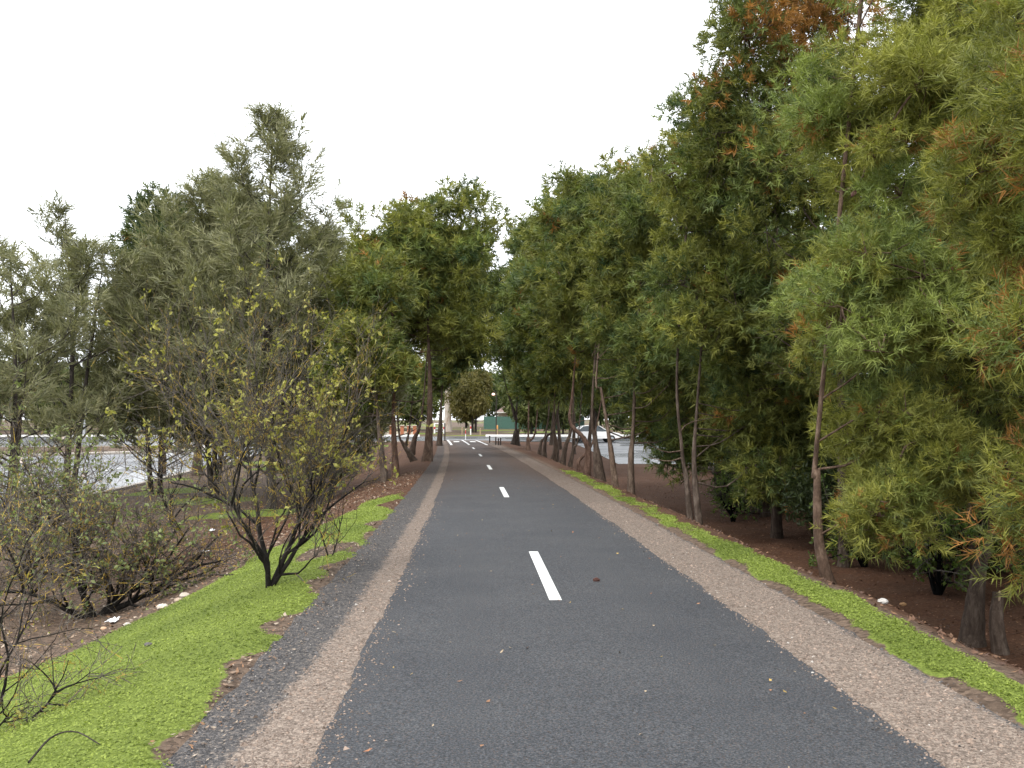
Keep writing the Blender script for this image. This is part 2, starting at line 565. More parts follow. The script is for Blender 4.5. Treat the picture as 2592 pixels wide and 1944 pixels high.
# the path
def dust_path(x, y):
    u = np.abs(x - xc(y))
    return np.clip(sstep((y - 11) / 26) * (0.72 + 0.28 * sstep((u - 0.4) / 1.0)) + 0.10 * sstep((u - 1.2) / 0.3), 0, 0.95)
ysp = np.concatenate([np.linspace(-12, 2, 15), np.linspace(2.07, 26, 340), np.linspace(26.4, 86, 150)])
us = np.linspace(-HALF, HALF, 13)
U, Y = np.meshgrid(us, ysp)
wob = np.where(np.abs(U) > 1.46, vnoise(U * 3, Y, 1.3, 7) * 0.022 + vnoise(U, Y, 5.0, 9) * 0.012 + vnoise(U, Y, 17.0, 19) * 0.012, 0)
X = U + wob + xc(Y)
path = grid_mesh('cycle_path', X, Y, lambda x, y: 0.012 + 0.02 * (1 - ((x - xc(y)) / HALF) ** 2) + gz0(xc(y), y) * sstep((y - 80) / 14), {'dust': dust_path}, M['path_asphalt'])
tag(path, kind='structure')

def strip(name, parent, y0, y1, u0, u1, mat, z=0.037, n=8):
    """a painted strip lying on the path, following its curve"""
    yy = np.linspace(y0, y1, n); mb = MB()
    def zz(x, y):
        return 0.012 + 0.02 * (1 - ((x - xc(y)) / HALF) ** 2) + gz0(xc(y), y) * sstep((y - 80) / 14) + 0.005
    X = np.stack([xc(yy) + u0, xc(yy) + (u0 + u1) / 2, xc(yy) + u1], 1); Yv = np.stack([yy] * 3, 1)
    return grid_mesh(name, X, Yv, zz, {}, mat, parent)
for (a, b_) in [(8.55, 11.75), (20.2, 23.3), (32.0, 35.2), (44.2, 47.4), (56.2, 59.4)]:
    strip('centre_line_dash', path, a, b_, -0.055, 0.055, M['road_paint'])
# holding box at the crossing
strip('box_line', path, 66.4, 84.2, -1.30, -1.14, M['road_paint'], n=14)
strip('box_line', path, 66.4, 84.2, 1.14, 1.30, M['road_paint'], n=14)
strip('box_line', path, 66.4, 84.2, -0.06, 0.06, M['road_paint'], n=14)
strip('box_line', path, 84.35, 85.5, -1.30, 1.30, M['road_paint'])
for s in (-1, 1):
    strip('arrow_mark', path, 76.0, 78.5, s * 0.65 - 0.22, s * 0.65 + 0.22, M['road_paint'])

# gravel shoulders
def shoulder(side):
    a, bb = (1.40, 2.42) if side < 0 else (1.40, 2.46)
    us = np.linspace(a, bb, 18)
    U, Y = np.meshgrid(us, np.concatenate([np.linspace(-10, 26, 160), np.linspace(26.4, 86, 130)]))
    X = side * U + xc(Y)
    def zf(x, y):
        u = np.abs(x - xc(y))
        return -0.010 - 0.015 * (u - 1.4) + vnoise(x, y, 7, 4) * 0.006 + gz0(xc(y), y) * sstep((y - 80) / 14) - 0.05 * sstep((u - bb + 0.18) / 0.18)
    def tan(x, y):
        u = np.abs(x - xc(y))
        e = (1.78 + np.interp(y, [4, 7, 14], [0.12, 0.0, -0.05])) if side < 0 else 2.17
        t = 1 - sstep((u - e + 0.18) / 0.36)
        if side > 0:
            t = t * sstep((u - 1.40) / 0.1 + 0.6)
        return t
    def dust(x, y):
        return 0.75 * sstep((y - 14) / 22) + 0.0 * x
    o = grid_mesh('gravel_shoulder', X, Y, zf, {'tan': tan, 'dust': dust}, M['shoulder_gravel'])
    return tag(o, kind='structure'), zf, tan
sh_l, zsh_l, tan_l = shoulder(-1)
sh_r, zsh_r, tan_r = shoulder(1)

# streets: wet asphalt sheets
def road_sheet(name, x0, x1, y0, y1, nx, ny):
    X, Y = np.meshgrid(np.linspace(x0, x1, nx), np.linspace(y0, y1, ny))
    o = grid_mesh(name, X, Y, lambda x, y: np.where(np.abs(x) < 8, gz0(xc(y) - 9.0, y) * 1.0, gz0(x, y)) + 0.015, {}, M['wet_asphalt'])
    return tag(o, kind='structure')
road_sheet('side_street', -52, -14.5, -8, 86.2, 30, 60)
road_sheet('car_park', 8.0, 60, 56, 86.2, 30, 30)
X, Y = np.meshgrid(np.linspace(-260, 260, 131), np.linspace(86.2, 103, 12))
tag(grid_mesh('crossing_road', X, Y, lambda x, y: gz0(x, y) + 0.011, {}, M['wet_asphalt']), kind='structure')

def kerb_run(name, pts, wdt, h, mat, parent=None, n=40):
    P = spline([(p[0], p[1], 0) for p in pts], n)
    T = unit(np.gradient(P, axis=0)); S = np.stack([-T[:, 1], T[:, 0], T[:, 2] * 0], -1)
    z0 = gz0(P[:, 0], P[:, 1])
    prof = [(-wdt / 2, -0.15), (-wdt / 2, h * 0.9), (-wdt * 0.35, h), (wdt / 2, h), (wdt / 2, -0.15)]
    V = np.stack([P + S * a + np.array([0, 0, 1.0]) * (z0 + c)[:, None] for a, c in prof], 1).reshape(-1, 3)
    k = len(prof); i = np.arange(n - 1)[:, None] * k; j = np.arange(k - 1)[None, :]
    a = i + j
    F = np.concatenate([np.stack([a, a + 1, a + k + 1], -1).reshape(-1, 3), np.stack([a, a + k + 1, a + k], -1).reshape(-1, 3)])
    e = (n - 1) * k
    F = np.vstack([F, [[0, 2, 1], [0, 3, 2], [0, 4, 3], [e, e + 1, e + 2], [e, e + 2, e + 3], [e, e + 3, e + 4]]])
    mb = MB(); mb.add(V, F)
    return mb.build(name, mat, parent)
tag(kerb_run('kerb', [(-14.4, -6), (-14.4, 40), (-14.4, 78), (-12, 84), (-6, 85.4)], 0.22, 0.10, M['kerb_concrete'], n=60), kind='structure')
tag(kerb_run('kerb', [(-120, 103.2), (-40, 103.2), (-6.4, 103.2)], 0.45, 0.20, M['kerb_white']), kind='structure')
tag(kerb_run('kerb', [(0.6, 103.2), (40, 103.2), (120, 103.2)], 0.45, 0.20, M['kerb_white']), kind='structure')
# traffic island on the street
def island():
    ring = []
    c0 = Vector((-27.0, 67.0)); n = 40
    outl = spline([(-19.5, 74, 0), (-23, 76, 0), (-36, 74, 0), (-50, 71, 0), (-51, 60, 0), (-36, 61, 0), (-25, 65.5, 0), (-20, 70, 0), (-19.5, 74, 0)], n + 1)[:-1]
    mb = MB(); cen = outl.mean(0)
    z = gz0(outl[:, 0], outl[:, 1])
    lo = outl.copy(); lo[:, 2] = z - 0.1
    hi = outl.copy(); hi[:, 2] = z + 0.14
    inn = cen + (outl - cen) * 0.86; inn[:, 2] = gz0(inn[:, 0], inn[:, 1]) + 0.15
    V = np.vstack([lo, hi, inn]); F = []
    for a, b_ in ((0, n), (n, 2 * n)):
        for i in range(n):
            j = (i + 1) % n
            F += [[a + i, a + j, b_ + j], [a + i, b_ + j, b_ + i]]
    mb.add(V, F)
    k = mb.build('traffic_island', M['kerb_concrete'])
    mb = MB(); c3 = cen.copy(); c3[2] = gz0(cen[0], cen[1]) + 0.25
    V = np.vstack([inn + np.array([0, 0, 0.002]), c3[None]])
    mb.add(V, [[i, (i + 1) % n, n] for i in range(n)])
    p = mb.build('planting_bed', M['ground_soil'], k)
    tag(k, kind='structure')
island()
st = bpy.data.objects['side_street']
def street_dash(x, y0, y1):
    X, Y = np.meshgrid([x - 0.06, x + 0.06], np.linspace(y0, y1, 5))
    grid_mesh('lane_dash', X, Y, lambda a, b_: gz0(a, b_) + 0.021, {}, M['road_paint'], st)
for yy in (40, 49, 58):
    street_dash(-19.0, yy, yy + 3.2)

# ------------------------------------------------------------------ pebbles, grass, leaf litter (uncountable)
rng = np.random.default_rng(7)
TET = np.array([[1, 0, -0.5], [-0.6, 0.9, -0.5], [-0.6, -0.9, -0.5], [0, 0, 0.9]], float); TETF = np.array([[0, 1, 3], [1, 2, 3], [2, 0, 3]])
OCT = np.array([[1, 0, 0], [-1, 0, 0], [0, 1, 0], [0, -1, 0], [0, 0, 1], [0, 0, -1]], float)
OCTF = np.array([[0, 2, 4], [2, 1, 4], [1, 3, 4], [3, 0, 4], [2, 0, 5], [1, 2, 5], [3, 1, 5], [0, 3, 5]])
def scatter_stones(P, size, cols, rng, flatn=0.6):
    n = len(P)
    B_, BF, m6 = (TET, TETF, 4) if n > 100 else (OCT, OCTF, 6)
    V = B_[None] * rng.uniform(0.6, 1.3, (n, m6, 3)) + rng.normal(0, 0.15, (n, m6, 3))
    a = rng.uniform(0, 6.28, n); ca, sa = np.cos(a)[:, None], np.sin(a)[:, None]
    x, y = V[..., 0] * ca - V[..., 1] * sa, V[..., 0] * sa + V[..., 1] * ca
    V = np.stack([x, y, V[..., 2] * flatn], -1) * size[:, None, None] + P[:, None, :]
    F = (BF[None] + (np.arange(n) * m6)[:, None, None]).reshape(-1, 3)
    return V.reshape(-1, 3), F, np.repeat(cols, m6, axis=0)

def pebbles(side, n, zf, tanf):
    y = 3.4 + 16 * rng.random(n) ** 1.7
    u = np.where(rng.random(n) < 0.045, 1.46 - np.abs(rng.normal(0, 0.10, n)), rng.uniform(1.44, 2.38 if side < 0 else 2.42, n))
    x = side * u + xc(y)
    sz = rng.uniform(0.004, 0.011, n) * (1 + (rng.random(n) < 0.05) * 0.9)
    z = np.where(u < 1.47, 0.013 + 0.02 * (1 - (np.minimum(u, HALF) / HALF) ** 2), zf(x, y)) + sz * 0.25
    tn = tanf(x, y) + rng.normal(0, 0.2, n) > 0.5
    cd = np.array([0.075, 0.070, 0.069]) * rng.uniform(0.4, 1.7, (n, 1))
    ct = np.array([0.215, 0.16, 0.124]) * rng.uniform(0.45, 1.5, (n, 1))
    col = np.where(tn[:, None], ct, cd)
    wh = rng.random(n) < 0.012
    col[wh] = (0.42, 0.39, 0.35)
    mb = MB(); mb.add(*scatter_stones(np.stack([x, y, z], -1), sz, col, rng))
    return mb.build('loose_gravel', M['stone'])
tag(pebbles(-1, 14000, zsh_l, tan_l), 'loose dark and tan gravel scattered over the shoulder beside the grass bank', 'gravel', kind='stuff')
tag(pebbles(1, 14000, zsh_r, tan_r), 'loose pale tan gravel along the shoulder under the pine row', 'gravel', kind='stuff')

def grass_field(n, xr, yr, name, label, powr=1.6, size=0.021):
    y = yr[0] + (yr[1] - yr[0]) * rng.random(n) ** powr
    x = rng.uniform(xr[0], xr[1], n) + xc(y)
    g = grass_amt(x, y) + rng.normal(0, 0.10, n)
    k = g > 0.5
    x, y = x[k], y[k]; n = len(x)
    z = gz(x, y)
    lumpy = 0.5 + 0.5 * vnoise(x, y, 7.5, 17) * 0.6 + 0.2 * vnoise(x, y, 2.0, 18)
    s = size * rng.uniform(0.6, 1.5, n) * (0.8 + 0.028 * (y - 4)) 
    tone = np.clip(0.5 + 0.35 * vnoise(x, y, 1.3, 30) + rng.normal(0, 0.22, n), 0, 1)[:, None]
    col = np.array([0.095, 0.132, 0.022]) * (1 - tone) + np.array([0.30, 0.36, 0.075]) * tone
    # each leaf: a bent blade of two triangles lying close to the ground
    a = rng.uniform(0, 6.28, n); el = rng.uniform(0.1, 1.0, n)
    d = np.stack([np.cos(a) * np.cos(el), np.sin(a) * np.cos(el), np.sin(el)], -1)
    sd_ = np.stack([-np.sin(a), np.cos(a), rng.normal(0, 0.25, n)], -1)
    h0 = np.clip(lumpy, 0.1, 1.3) * 0.032 * rng.uniform(0.1, 1.0, n)
    b = np.stack([x, y, z + h0 - 0.004], -1)
    m_ = b + d * s[:, None] * 0.6; tip = b + (d * 1.0 - np.array([0, 0, 0.35])) * s[:, None] * 1.25
    V = np.stack([b, m_ + sd_ * s[:, None] * 0.33, m_ - sd_ * s[:, None] * 0.33, tip], 1)
    F = (np.array([[0, 1, 2], [1, 3, 2]])[None] + (np.arange(n) * 4)[:, None, None]).reshape(-1, 3)
    mb = MB(); mb.add(V.reshape(-1, 3), F, np.repeat(col, 4, axis=0))
    return tag(mb.build(name, M['grass_leaf']), label, 'grass', kind='stuff')
grass_field(240000, (-8.2, -1.9), (3.4, 25), 'grass', 'bright green low ground cover on the bank beside the bare shrubs')
grass_field(75000, (2.2, 3.1), (3.4, 34), 'grass', 'narrow bright green grass verge between gravel shoulder and pine row', 1.5)

def leaf_litter(n, xf, yr, size, cols, name, label, cat='leaf litter', cond=None, powr=1.5):
    y = yr[0] + (yr[1] - yr[0]) * rng.random(n) ** powr
    x = xf(y, rng.random(n))
    if cond is not None:
        k = cond(x, y); x, y = x[k], y[k]
    n = len(x)
    z = gz(x, y) + 0.012
    z = np.maximum(z, np.where(np.abs(x - xc(y)) < 2.3, np.where(np.abs(x - xc(y)) < 1.5, 0.036, zsh_l(x, y) + 0.01), -9))
    a = rng.uniform(0, 6.28, n); s = size * rng.uniform(0.5, 1.4, n)
    d = np.stack([np.cos(a), np.sin(a), rng.normal(0, 0.25, n)], -1); e = np.stack([-np.sin(a), np.cos(a), rng.normal(0, 0.3, n)], -1)
    c = np.stack([x, y, z], -1)
    V = np.stack([c - d * s[:, None], c + e * s[:, None] * 0.45, c - e * s[:, None] * 0.45, c + d * s[:, None] + np.array([0, 0, 0.3]) * s[:, None]], 1)
    F = (np.array([[0, 2, 1], [1, 2, 3]])[None] + (np.arange(n) * 4)[:, None, None]).reshape(-1, 3)
    cols = np.array(cols); col = cols[rng.integers(0, len(cols), n)] * rng.uniform(0.7, 1.3, (n, 1))
    mb = MB(); mb.add(V.reshape(-1, 3), F, np.repeat(col, 4, axis=0))
    return tag(mb.build(name, M['litter_leaf']), label, cat, kind='stuff')
TAN = [(0.22, 0.155, 0.105), (0.17, 0.11, 0.07), (0.29, 0.23, 0.17), (0.10, 0.065, 0.04), (0.2, 0.105, 0.05)]
leaf_litter(16000, lambda y, r: xc(y) - 2.2 - 7 * r, (6, 32), 0.028, TAN, 'leaf_litter', 'dry tan leaf litter on the soil under the bare shrubs', cond=lambda x, y: grass_amt(x, y) < 0.35)
leaf_litter(3200, lambda y, r: xc(y) - 1.95 - 0.9 * r, (3.6, 18), 0.013, TAN, 'leaf_litter', 'brown leaf flakes along the edge of grass and dark gravel', cond=lambda x, y: grass_amt(x, y) < 0.6)
leaf_litter(14000, lambda y, r: xc(y) + 2.75 + 6.5 * r, (5, 45), 0.026, [(0.11, 0.055, 0.03), (0.065, 0.033, 0.02), (0.17, 0.09, 0.045)], 'needle_litter', 'red brown fallen needles beneath the pine row beside the car park', cond=lambda x, y: grass_amt(x, y) < 0.5)
leaf_litter(150, lambda y, r: xc(y) - 1.4 + 2.8 * r, (4, 30), 0.018, [(0.33, 0.22, 0.06), (0.2, 0.1, 0.05), (0.25, 0.1, 0.04), (0.26, 0.2, 0.13)], 'fallen_leaves', 'few small fallen leaves on the asphalt path')

# ------------------------------------------------------------------ trees
PINE_A = np.array([0.058, 0.084, 0.028]); PINE_B = np.array([0.240, 0.238, 0.050]); ORANGE = np.array([0.34, 0.165, 0.045])

def trunk_mesh(mb, pts, r0, r1, rng, sides=12, n=None, flare=1.5, col=(1, 1, 1), rough=0.07, taper=1.0):
    n = n or 26
    P = spline(pts, n)
    t = np.linspace(0, 1, n)
    rad = r0 * (1 - t) ** taper + r1 * t
    hgt = P[:, 2] - P[0, 2]
    rad = rad * (1 + (flare - 1) * np.exp(-hgt / (r0 * 2.2)))
    tube(mb, P, rad, sides, col, rough, rng)
    return P, rad

_mb = MB(); _t = np.linspace(0, 1, 7)
tube(_mb, np.stack([_t * 0, _t * 0, _t * 0.10], -1), 0.026 * np.sin(np.pi * np.clip(_t * 0.85 + 0.12, 0, 1)) + 0.003, 8, (1, 1, 1), 0.2, np.random.default_rng(3))
cone_mesh = _mb.mesh('pine_cone'); cone_mesh.materials.append(M['cone_brown'])

def pine(name, label, cat, trunks, crowns, seed, orange=0.035, glow=1.0, dens=7.6, tone=0.5, group=None, bark='pine_bark', bcol=(1, 1, 1), flare=1.5, ca=PINE_A, cb=PINE_B, extra_orange=None, stubs=0, lod=1.0, cones=0):
    """trunks: list of (list of world points, r0, r1); crowns: list of (centre, radii)"""
    rng = np.random.default_rng(seed)
    base = Vector(trunks[0][0][0])
    Yd = max(5.0, base.y)
    root = empty(name, base, label, cat, group)
    org = np.array(base)
    tb = MB(); bb = tb; cr = MB()
    lines = []
    for pts, r0, r1 in trunks:
        p2 = [np.array(p, float) for p in pts]
        p2[0] = p2[0] - np.array([0, 0, 0.25]) if len(lines) == 0 else p2[0]
        P, rad = trunk_mesh(tb, p2, r0, r1, rng, 12 if Yd < 45 else 8, 28, flare if len(lines) == 0 else 1.0, bcol, taper=1.7)
        lines.append((P, rad))
    allP = np.concatenate([l[0] for l in lines]); allR = np.concatenate([l[1] for l in lines])
    px = max(Yd, 20 if lod > 1 else 0) / 968.0
    wd = min(0.070, max(0.0105, (0.95 if Yd < 16 else 1.12 if Yd < 45 else 1.35) * px * lod)); ln = min(0.40, max(0.135, wd * 7.0))
    per = 16
    tr, tc = [], []
    for (cen, rad) in crowns:
        cen = np.array(cen, float); rad = np.array(rad, float)
        area = 4 * rad[2] * (rad[0] + rad[1]) / 2
        ntuft = int(dens * area / (0.5 * wd * ln * per))
        rb = np.clip(0.47 * min(rad[0], rad[1]), 0.40, 1.5)
        nb = int(np.clip(9 * (rad[0] * rad[1] * rad[2]) ** (1 / 3) * 1.35 / rb, 7, 46))
        dirs = unit(rng.normal(size=(nb, 3))); fr = rng.uniform(0.30, 1.0, (nb, 1)) ** 0.6
        bc = cen + dirs * fr * (rad - rb * 0.55)
        bc = bc[np.argsort(-bc[:, 2])]
        br = rb * rng.uniform(0.6, 1.2, nb)
        # limbs reach from the trunk to each foliage mass
        for k in range(nb):
            low = allP[:, 2] < bc[k, 2] - 0.1
            if not low.any(): low[:] = True
            d2 = np.linalg.norm(allP - bc[k], axis=1) + np.where(low, 0, 50) + np.abs(allP[:, 2] - (bc[k, 2] - 0.7)) * 0.5
            i = int(np.argmin(d2)); s = allP[i]
            midp = (s + bc[k]) / 2 + np.array([0, 0, -0.12 * np.linalg.norm(bc[k] - s)]) + rng.normal(0, 0.12, 3)
            lr = min(allR[i] * 0.45, 0.009 + 0.008 * np.linalg.norm(bc[k] - s))
            if (k % 4 or bc[k, 2] < org[2] + 2.4) and k > 0 and np.linalg.norm(bc[k] - s) > 0.6:      # a secondary limb forks off a neighbouring foliage mass
                q = int(np.argmin(np.linalg.norm(bc[:k] - bc[k], axis=1))); s = bc[q]; midp = (s + bc[k]) / 2 + rng.normal(0, 0.1, 3); lr = 0.016
            tube(bb, spline([s, midp, bc[k]], 7), np.linspace(lr, 0.012, 7), 5, bcol, 0.05, rng)
        wts = br ** 2 / (br ** 2).sum()
        ncl = np.maximum(4, (wts * nb * 9).astype(int))
        pt = ntuft * wts
        for k in range(nb):
            q = ncl[k]
            d = unit(rng.normal(size=(q, 3)) + np.array([0, 0, 0.35]))
            cc = bc[k] + d * br[k] * rng.uniform(0.45, 1.0, (q, 1)) * np.array([1, 1, 0.8])
            crd = rng.uniform(0.26, 0.52, q) * br[k] ** 0.5 * 1.05
            if Yd < 30:
                for j in range(0, q, 2):
                    tube(bb, [bc[k], (bc[k] + cc[j]) / 2 + rng.normal(0, 0.05, 3), cc[j]], [0.013, 0.009, 0.004], 3, bcol)
            nt_ = max(3, int(pt[k] / q))
            dd = unit(rng.normal(size=(q, nt_, 3)) + np.array([0, 0, 0.15]))
            rr = rng.uniform(0.25, 1.0, (q, nt_, 1)) ** 0.6
            pp = cc[:, None] + dd * rr * crd[:, None, None] * np.array([1.15, 1.15, 0.75])
            od = unit(dd * 0.9 + d[:, None] * 0.7 + np.array([0, 0, 0.35]) + rng.normal(0, 0.25, dd.shape))
            ct = np.clip(tone + rng.normal(0, 0.20, (q, 1)) + rng.normal(0, 0.16, (q, nt_)), 0, 1)[..., None]
            colr = ca * (1 - ct) + cb * glow * ct
            if rng.random() < 0.25: colr = colr * np.array([0.85, 1.0, 1.2])
            om = (rng.random((q, 1)) < orange * (2.2 if rng.random() < 0.45 else 0.25)) & (rng.random((q, nt_)) < 0.8)
            if extra_orange is not None:
                oc, orr = extra_orange
                om |= (np.linalg.norm((pp - np.array(oc)) / np.array(orr), axis=-1) < 1) & (rng.random((q, 1)) < 0.75)
            colr = np.where(om[..., None], ORANGE * rng.uniform(0.55, 1.2, (q, nt_, 1)), colr)
            on = unit(dd * 0.8 + d[:, None] * 0.6 + unit((pp - cen) / rad) * 0.5 + np.array([0, 0, 0.15]))
            tr.append((pp.reshape(-1, 3), od.reshape(-1, 3), on.reshape(-1, 3))); tc.append(colr.reshape(-1, 3))
    P = np.concatenate([a[0] for a in tr]); D = np.concatenate([a[1] for a in tr]); On = np.concatenate([a[2] for a in tr]); Cc = np.concatenate(tc)
    needles(cr, P, D, per, ln, wd, 1.0, Cc, rng, 0.5, 0.06, On)
    for k in range(cones):
        q = P[rng.integers(0, len(P))] - org
        c_ = bpy.data.objects.new('pine_cone', cone_mesh); C.objects.link(c_); c_.parent = root; c_.location = q; c_.rotation_euler = (rng.uniform(2.2, 3.6), 0, rng.uniform(0, 6))
    # bare dead side twigs on the lower trunk
    for k in range(stubs):
        i = rng.integers(5, 16); s = lines[0][0][i]
        a = rng.uniform(0, 6.28); L = rng.uniform(0.5, 1.6)
        e = s + np.array([math.cos(a) * L, math.sin(a) * L, rng.uniform(-0.1, 0.5)])
        tube(bb, spline([s, (s + e) / 2 + rng.normal(0, 0.1, 3), e], 6), np.linspace(0.022, 0.005, 6), 4, (1.3, 1.2, 1.1))
    for mb, nm, mt in ((tb, 'trunk', M[bark]), (cr, 'crown', M['needle_foliage'])):
        mb.v = [v - org for v in mb.v]
        mb.build(nm, mt, root, smooth=(nm != 'crown'))
    return root

def pt(px, py, Y):
    p = at(px, py, Y)
    return np.array([p.x, p.y, p.z])

def pbox(x0, x1, y0, y1, Y, ry=None, dY=0.0):
    """a crown volume seen at those photo bounds at distance Y"""
    c = pt((x0 + x1) / 2, (y0 + y1) / 2, Y + dY)
    rx = 1.07 * (x1 - x0) / 2 * (Y + dY) / F_PX; rz = 1.05 * (y1 - y0) / 2 * (Y + dY) / F_PX
    return (c, (rx, ry if ry else min(rx * 1.05, 3.0), rz))

def base_of(px, Y):
    p = at(px, 1100, Y)
    return np.array([p.x, p.y, float(gz(p.x, p.y))])

def tpine(label, bpx, Y, via, top, box_, seed, r0=0.13, trunks2=None, **kw):
    """a pine whose trunk runs from the ground at column bpx through the via pixels to top"""
    pts = [base_of(bpx, Y)] + [pt(a, b_, Y) for a, b_ in via] + [pt(top[0], top[1], Y)]
    tr = [(pts, r0, 0.03)]
    for t2 in (trunks2 or []):
        tr.append(([np.array(q) for q in t2[0]], t2[1], 0.025))
    bx = [pbox(*q[:4], Y, *(q[4:])) for q in box_]
    return pine(kw.pop('name', 'pine_tree'), label, 'tree', tr, bx, seed, **kw)

GR = 'pines in the row beside the car park side of the path'
# --- row on the car-park side, near to far
tpine('pine with yellowing needle sprays overhanging the verge beyond the broken stump', 2920, 8.2, [(2900, 900)], (2800, -300),
      [(2470, 2800, -250, 760, 1.5), (2500, 2800, 740, 960, 0.7, -0.3), (2520, 2800, 1060, 1500, 0.7, 0.2)], 101, glow=1.25, r0=0.14, orange=0.17, tone=0.62, group=GR)
tpine('thick dark trunked pine leaning over leaf litter beside the broken stump', 2440, 12.9, [(2478, 1440), (2520, 1200)], (2600, -300),
      [(2260, 2760, -250, 560, 1.8), (2300, 2720, 460, 1100, 1.6, -0.2), (2330, 2640, 1000, 1300, 0.9, 0.1)], 102, dens=6.3, glow=1.25, r0=0.165, orange=0.025, tone=0.55, bcol=(0.8, 0.8, 0.8), group=GR, cones=14)
tpine('pine with pale flaring base at the grass verge and bright green low foliage', 2125, 12.7, [(2076, 1394), (2068, 1196), (2070, 1097)], (2190, -100),
      [(1985, 2440, 540, 1010, 1.6, -0.3), (2085, 2440, 940, 1370, 1.2, -0.2), (2120, 2330, 1180, 1420, 0.8, -0.5), (2030, 2560, -160, 620, 1.8, -0.2)], 103, dens=7.0, glow=1.3, r0=0.10, orange=0.025, tone=0.68, bcol=(1.3, 1.15, 1.05), flare=2.4, group=GR, cones=12)
tpine('tall pine with rust brown dead foliage near its top', 2130, 20.0, [(2125, 900), (2090, 500)], (1990, -160),
      [(1735, 2210, -260, 320, 2.0), (1690, 2060, 120, 480, 1.9, 0.5), (1800, 2330, 240, 780, 2.0, 0.3), (1900, 2200, 700, 1000, 1.5, 0.8)], 104, dens=5.6, glow=1.1, r0=0.12, orange=0.03, tone=0.42, group=GR,
      extra_orange=(pt(2080, 40, 19.0), (1.55, 2.2, 0.75)))
tpine('slim twin stemmed pine with reddish lower bark standing at the needle covered slope', 1750, 23.2, [(1738, 1220), (1725, 1130), (1715, 900)], (1760, 300),
      [(1605, 1960, 240, 660, 2.1, -0.2), (1660, 2060, 560, 980, 2.0, -0.3), (1800, 2080, 900, 1180, 1.3, 0.8), (1850, 2090, 1120, 1300, 1.0, 0.4)], 105, glow=1.15, r0=0.085, orange=0.025, tone=0.5, group=GR,
      trunks2=[([base_of(1772, 23.0), pt(1757, 1180, 23.0), pt(1765, 1020, 23.1), pt(1790, 700, 23.2)], 0.10)], stubs=4)
tpine('upright pine with a pruned pale knot halfway up its grey trunk', 1598, 28.7, [(1597, 1160), (1603, 1080), (1615, 800)], (1650, 420),
      [(1550, 1850, 330, 780, 2.0, -0.2), (1580, 1840, 700, 1090, 1.8, -0.6), (1640, 1820, 1040, 1220, 1.1, 0.8)], 106, r0=0.13, orange=0.010, tone=0.42, group=GR, bcol=(1.15, 1.1, 1.05))
tpine('pale flaky barked pine leaning towards the path at a slant', 1563, 31.0, [(1548, 1150), (1540, 1095), (1522, 987), (1511, 932)], (1560, 450),
      [(1480, 1720, 410, 740, 2.0, -0.3), (1505, 1730, 640, 1040, 1.9, 0.3), (1590, 1740, 980, 1150, 1.0, 0.9), (1470, 1680, 560, 930, 1.2, -1.6)], 107, r0=0.12, orange=0.010, tone=0.55, group=GR, bcol=(1.7, 1.6, 1.5))
tpine('broad dark trunked pine directly behind the slanting pale pine', 1521, 33.0, [(1513, 1160), (1507, 1113), (1500, 1005)], (1540, 460),
      [(1440, 1690, 395, 800, 2.0), (1460, 1660, 700, 930, 1.5, 0.5)], 108, r0=0.21, orange=0.010, tone=0.42, group=GR, bcol=(0.85, 0.82, 0.8))
tpine('pine with a strongly S curved reddish trunk', 1484, 36.0, [(1489, 1142), (1475, 1106), (1443, 1068), (1448, 1005), (1455, 925)], (1490, 520),
      [(1380, 1610, 425, 770, 2.1, -0.3), (1400, 1580, 660, 920, 1.8), (1380, 1560, 560, 880, 1.2, -1.4)], 109, r0=0.15, orange=0.010, tone=0.5, group=GR, bcol=(1.15, 0.95, 0.9), stubs=3,
      trunks2=[([base_of(1474, 36.2), pt(1463, 1172, 36.2), pt(1478, 1152, 36.2), pt(1500, 1120, 36.2), pt(1525, 1000, 36.3)], 0.12)])
tpine('dark pine with two stems bending outward from a shared root beside the S curved pine', 1421, 44.5, [(1432, 1130), (1447, 1080), (1452, 960)], (1450, 560),
      [(1345, 1540, 470, 900, 2.3), (1370, 1530, 820, 1000, 1.6, 0.6)], 110, r0=0.15, orange=0.008, tone=0.42, group=GR, bcol=(0.7, 0.68, 0.66),
      trunks2=[([base_of(1440, 44.8), pt(1452, 1135, 44.8), pt(1463, 1110, 44.8), pt(1475, 960, 44.8)], 0.12)])
tpine('pine with a swollen bent foot and straight mossy brown stem', 1400, 48.0, [(1408, 1130), (1402, 1090), (1404, 1000)], (1410, 560),
      [(1335, 1500, 500, 920, 2.3), (1340, 1480, 850, 1020, 1.6, 1.0)], 111, r0=0.21, orange=0.008, tone=0.45, group=GR, bcol=(0.8, 0.75, 0.7))
tpine('thin dark pine stem curving like a hook between the middle row trunks', 1378, 51.0, [(1379, 1132), (1384, 1105), (1404, 1080), (1415, 960)], (1390, 540),
      [(1325, 1480, 470, 900, 2.3)], 112, r0=0.13, orange=0.008, tone=0.5, group=GR, bcol=(0.65, 0.62, 0.6))
tpine('slender pine bowing away from the path at the tight end of the row', 1364, 58.0, [(1370, 1120), (1382, 1095), (1388, 980)], (1350, 620),
      [(1275, 1440, 580, 960, 2.5), (1300, 1440, 880, 1030, 1.8, 1.2)], 113, r0=0.13, orange=0.008, tone=0.45, group=GR, bcol=(0.65, 0.62, 0.6))
tpine('reddish stemmed pine forking low at the tight end of the row', 1336, 65.0, [(1337, 1110), (1338, 1060)], (1345, 600),
      [(1270, 1430, 540, 930, 2.6)], 114, r0=0.20, orange=0.008, tone=0.48, group=GR, bcol=(1.0, 0.85, 0.8),
      trunks2=[([pt(1338, 1118, 65), pt(1353, 1100, 65), pt(1360, 1040, 65), pt(1362, 900, 65)], 0.10)])
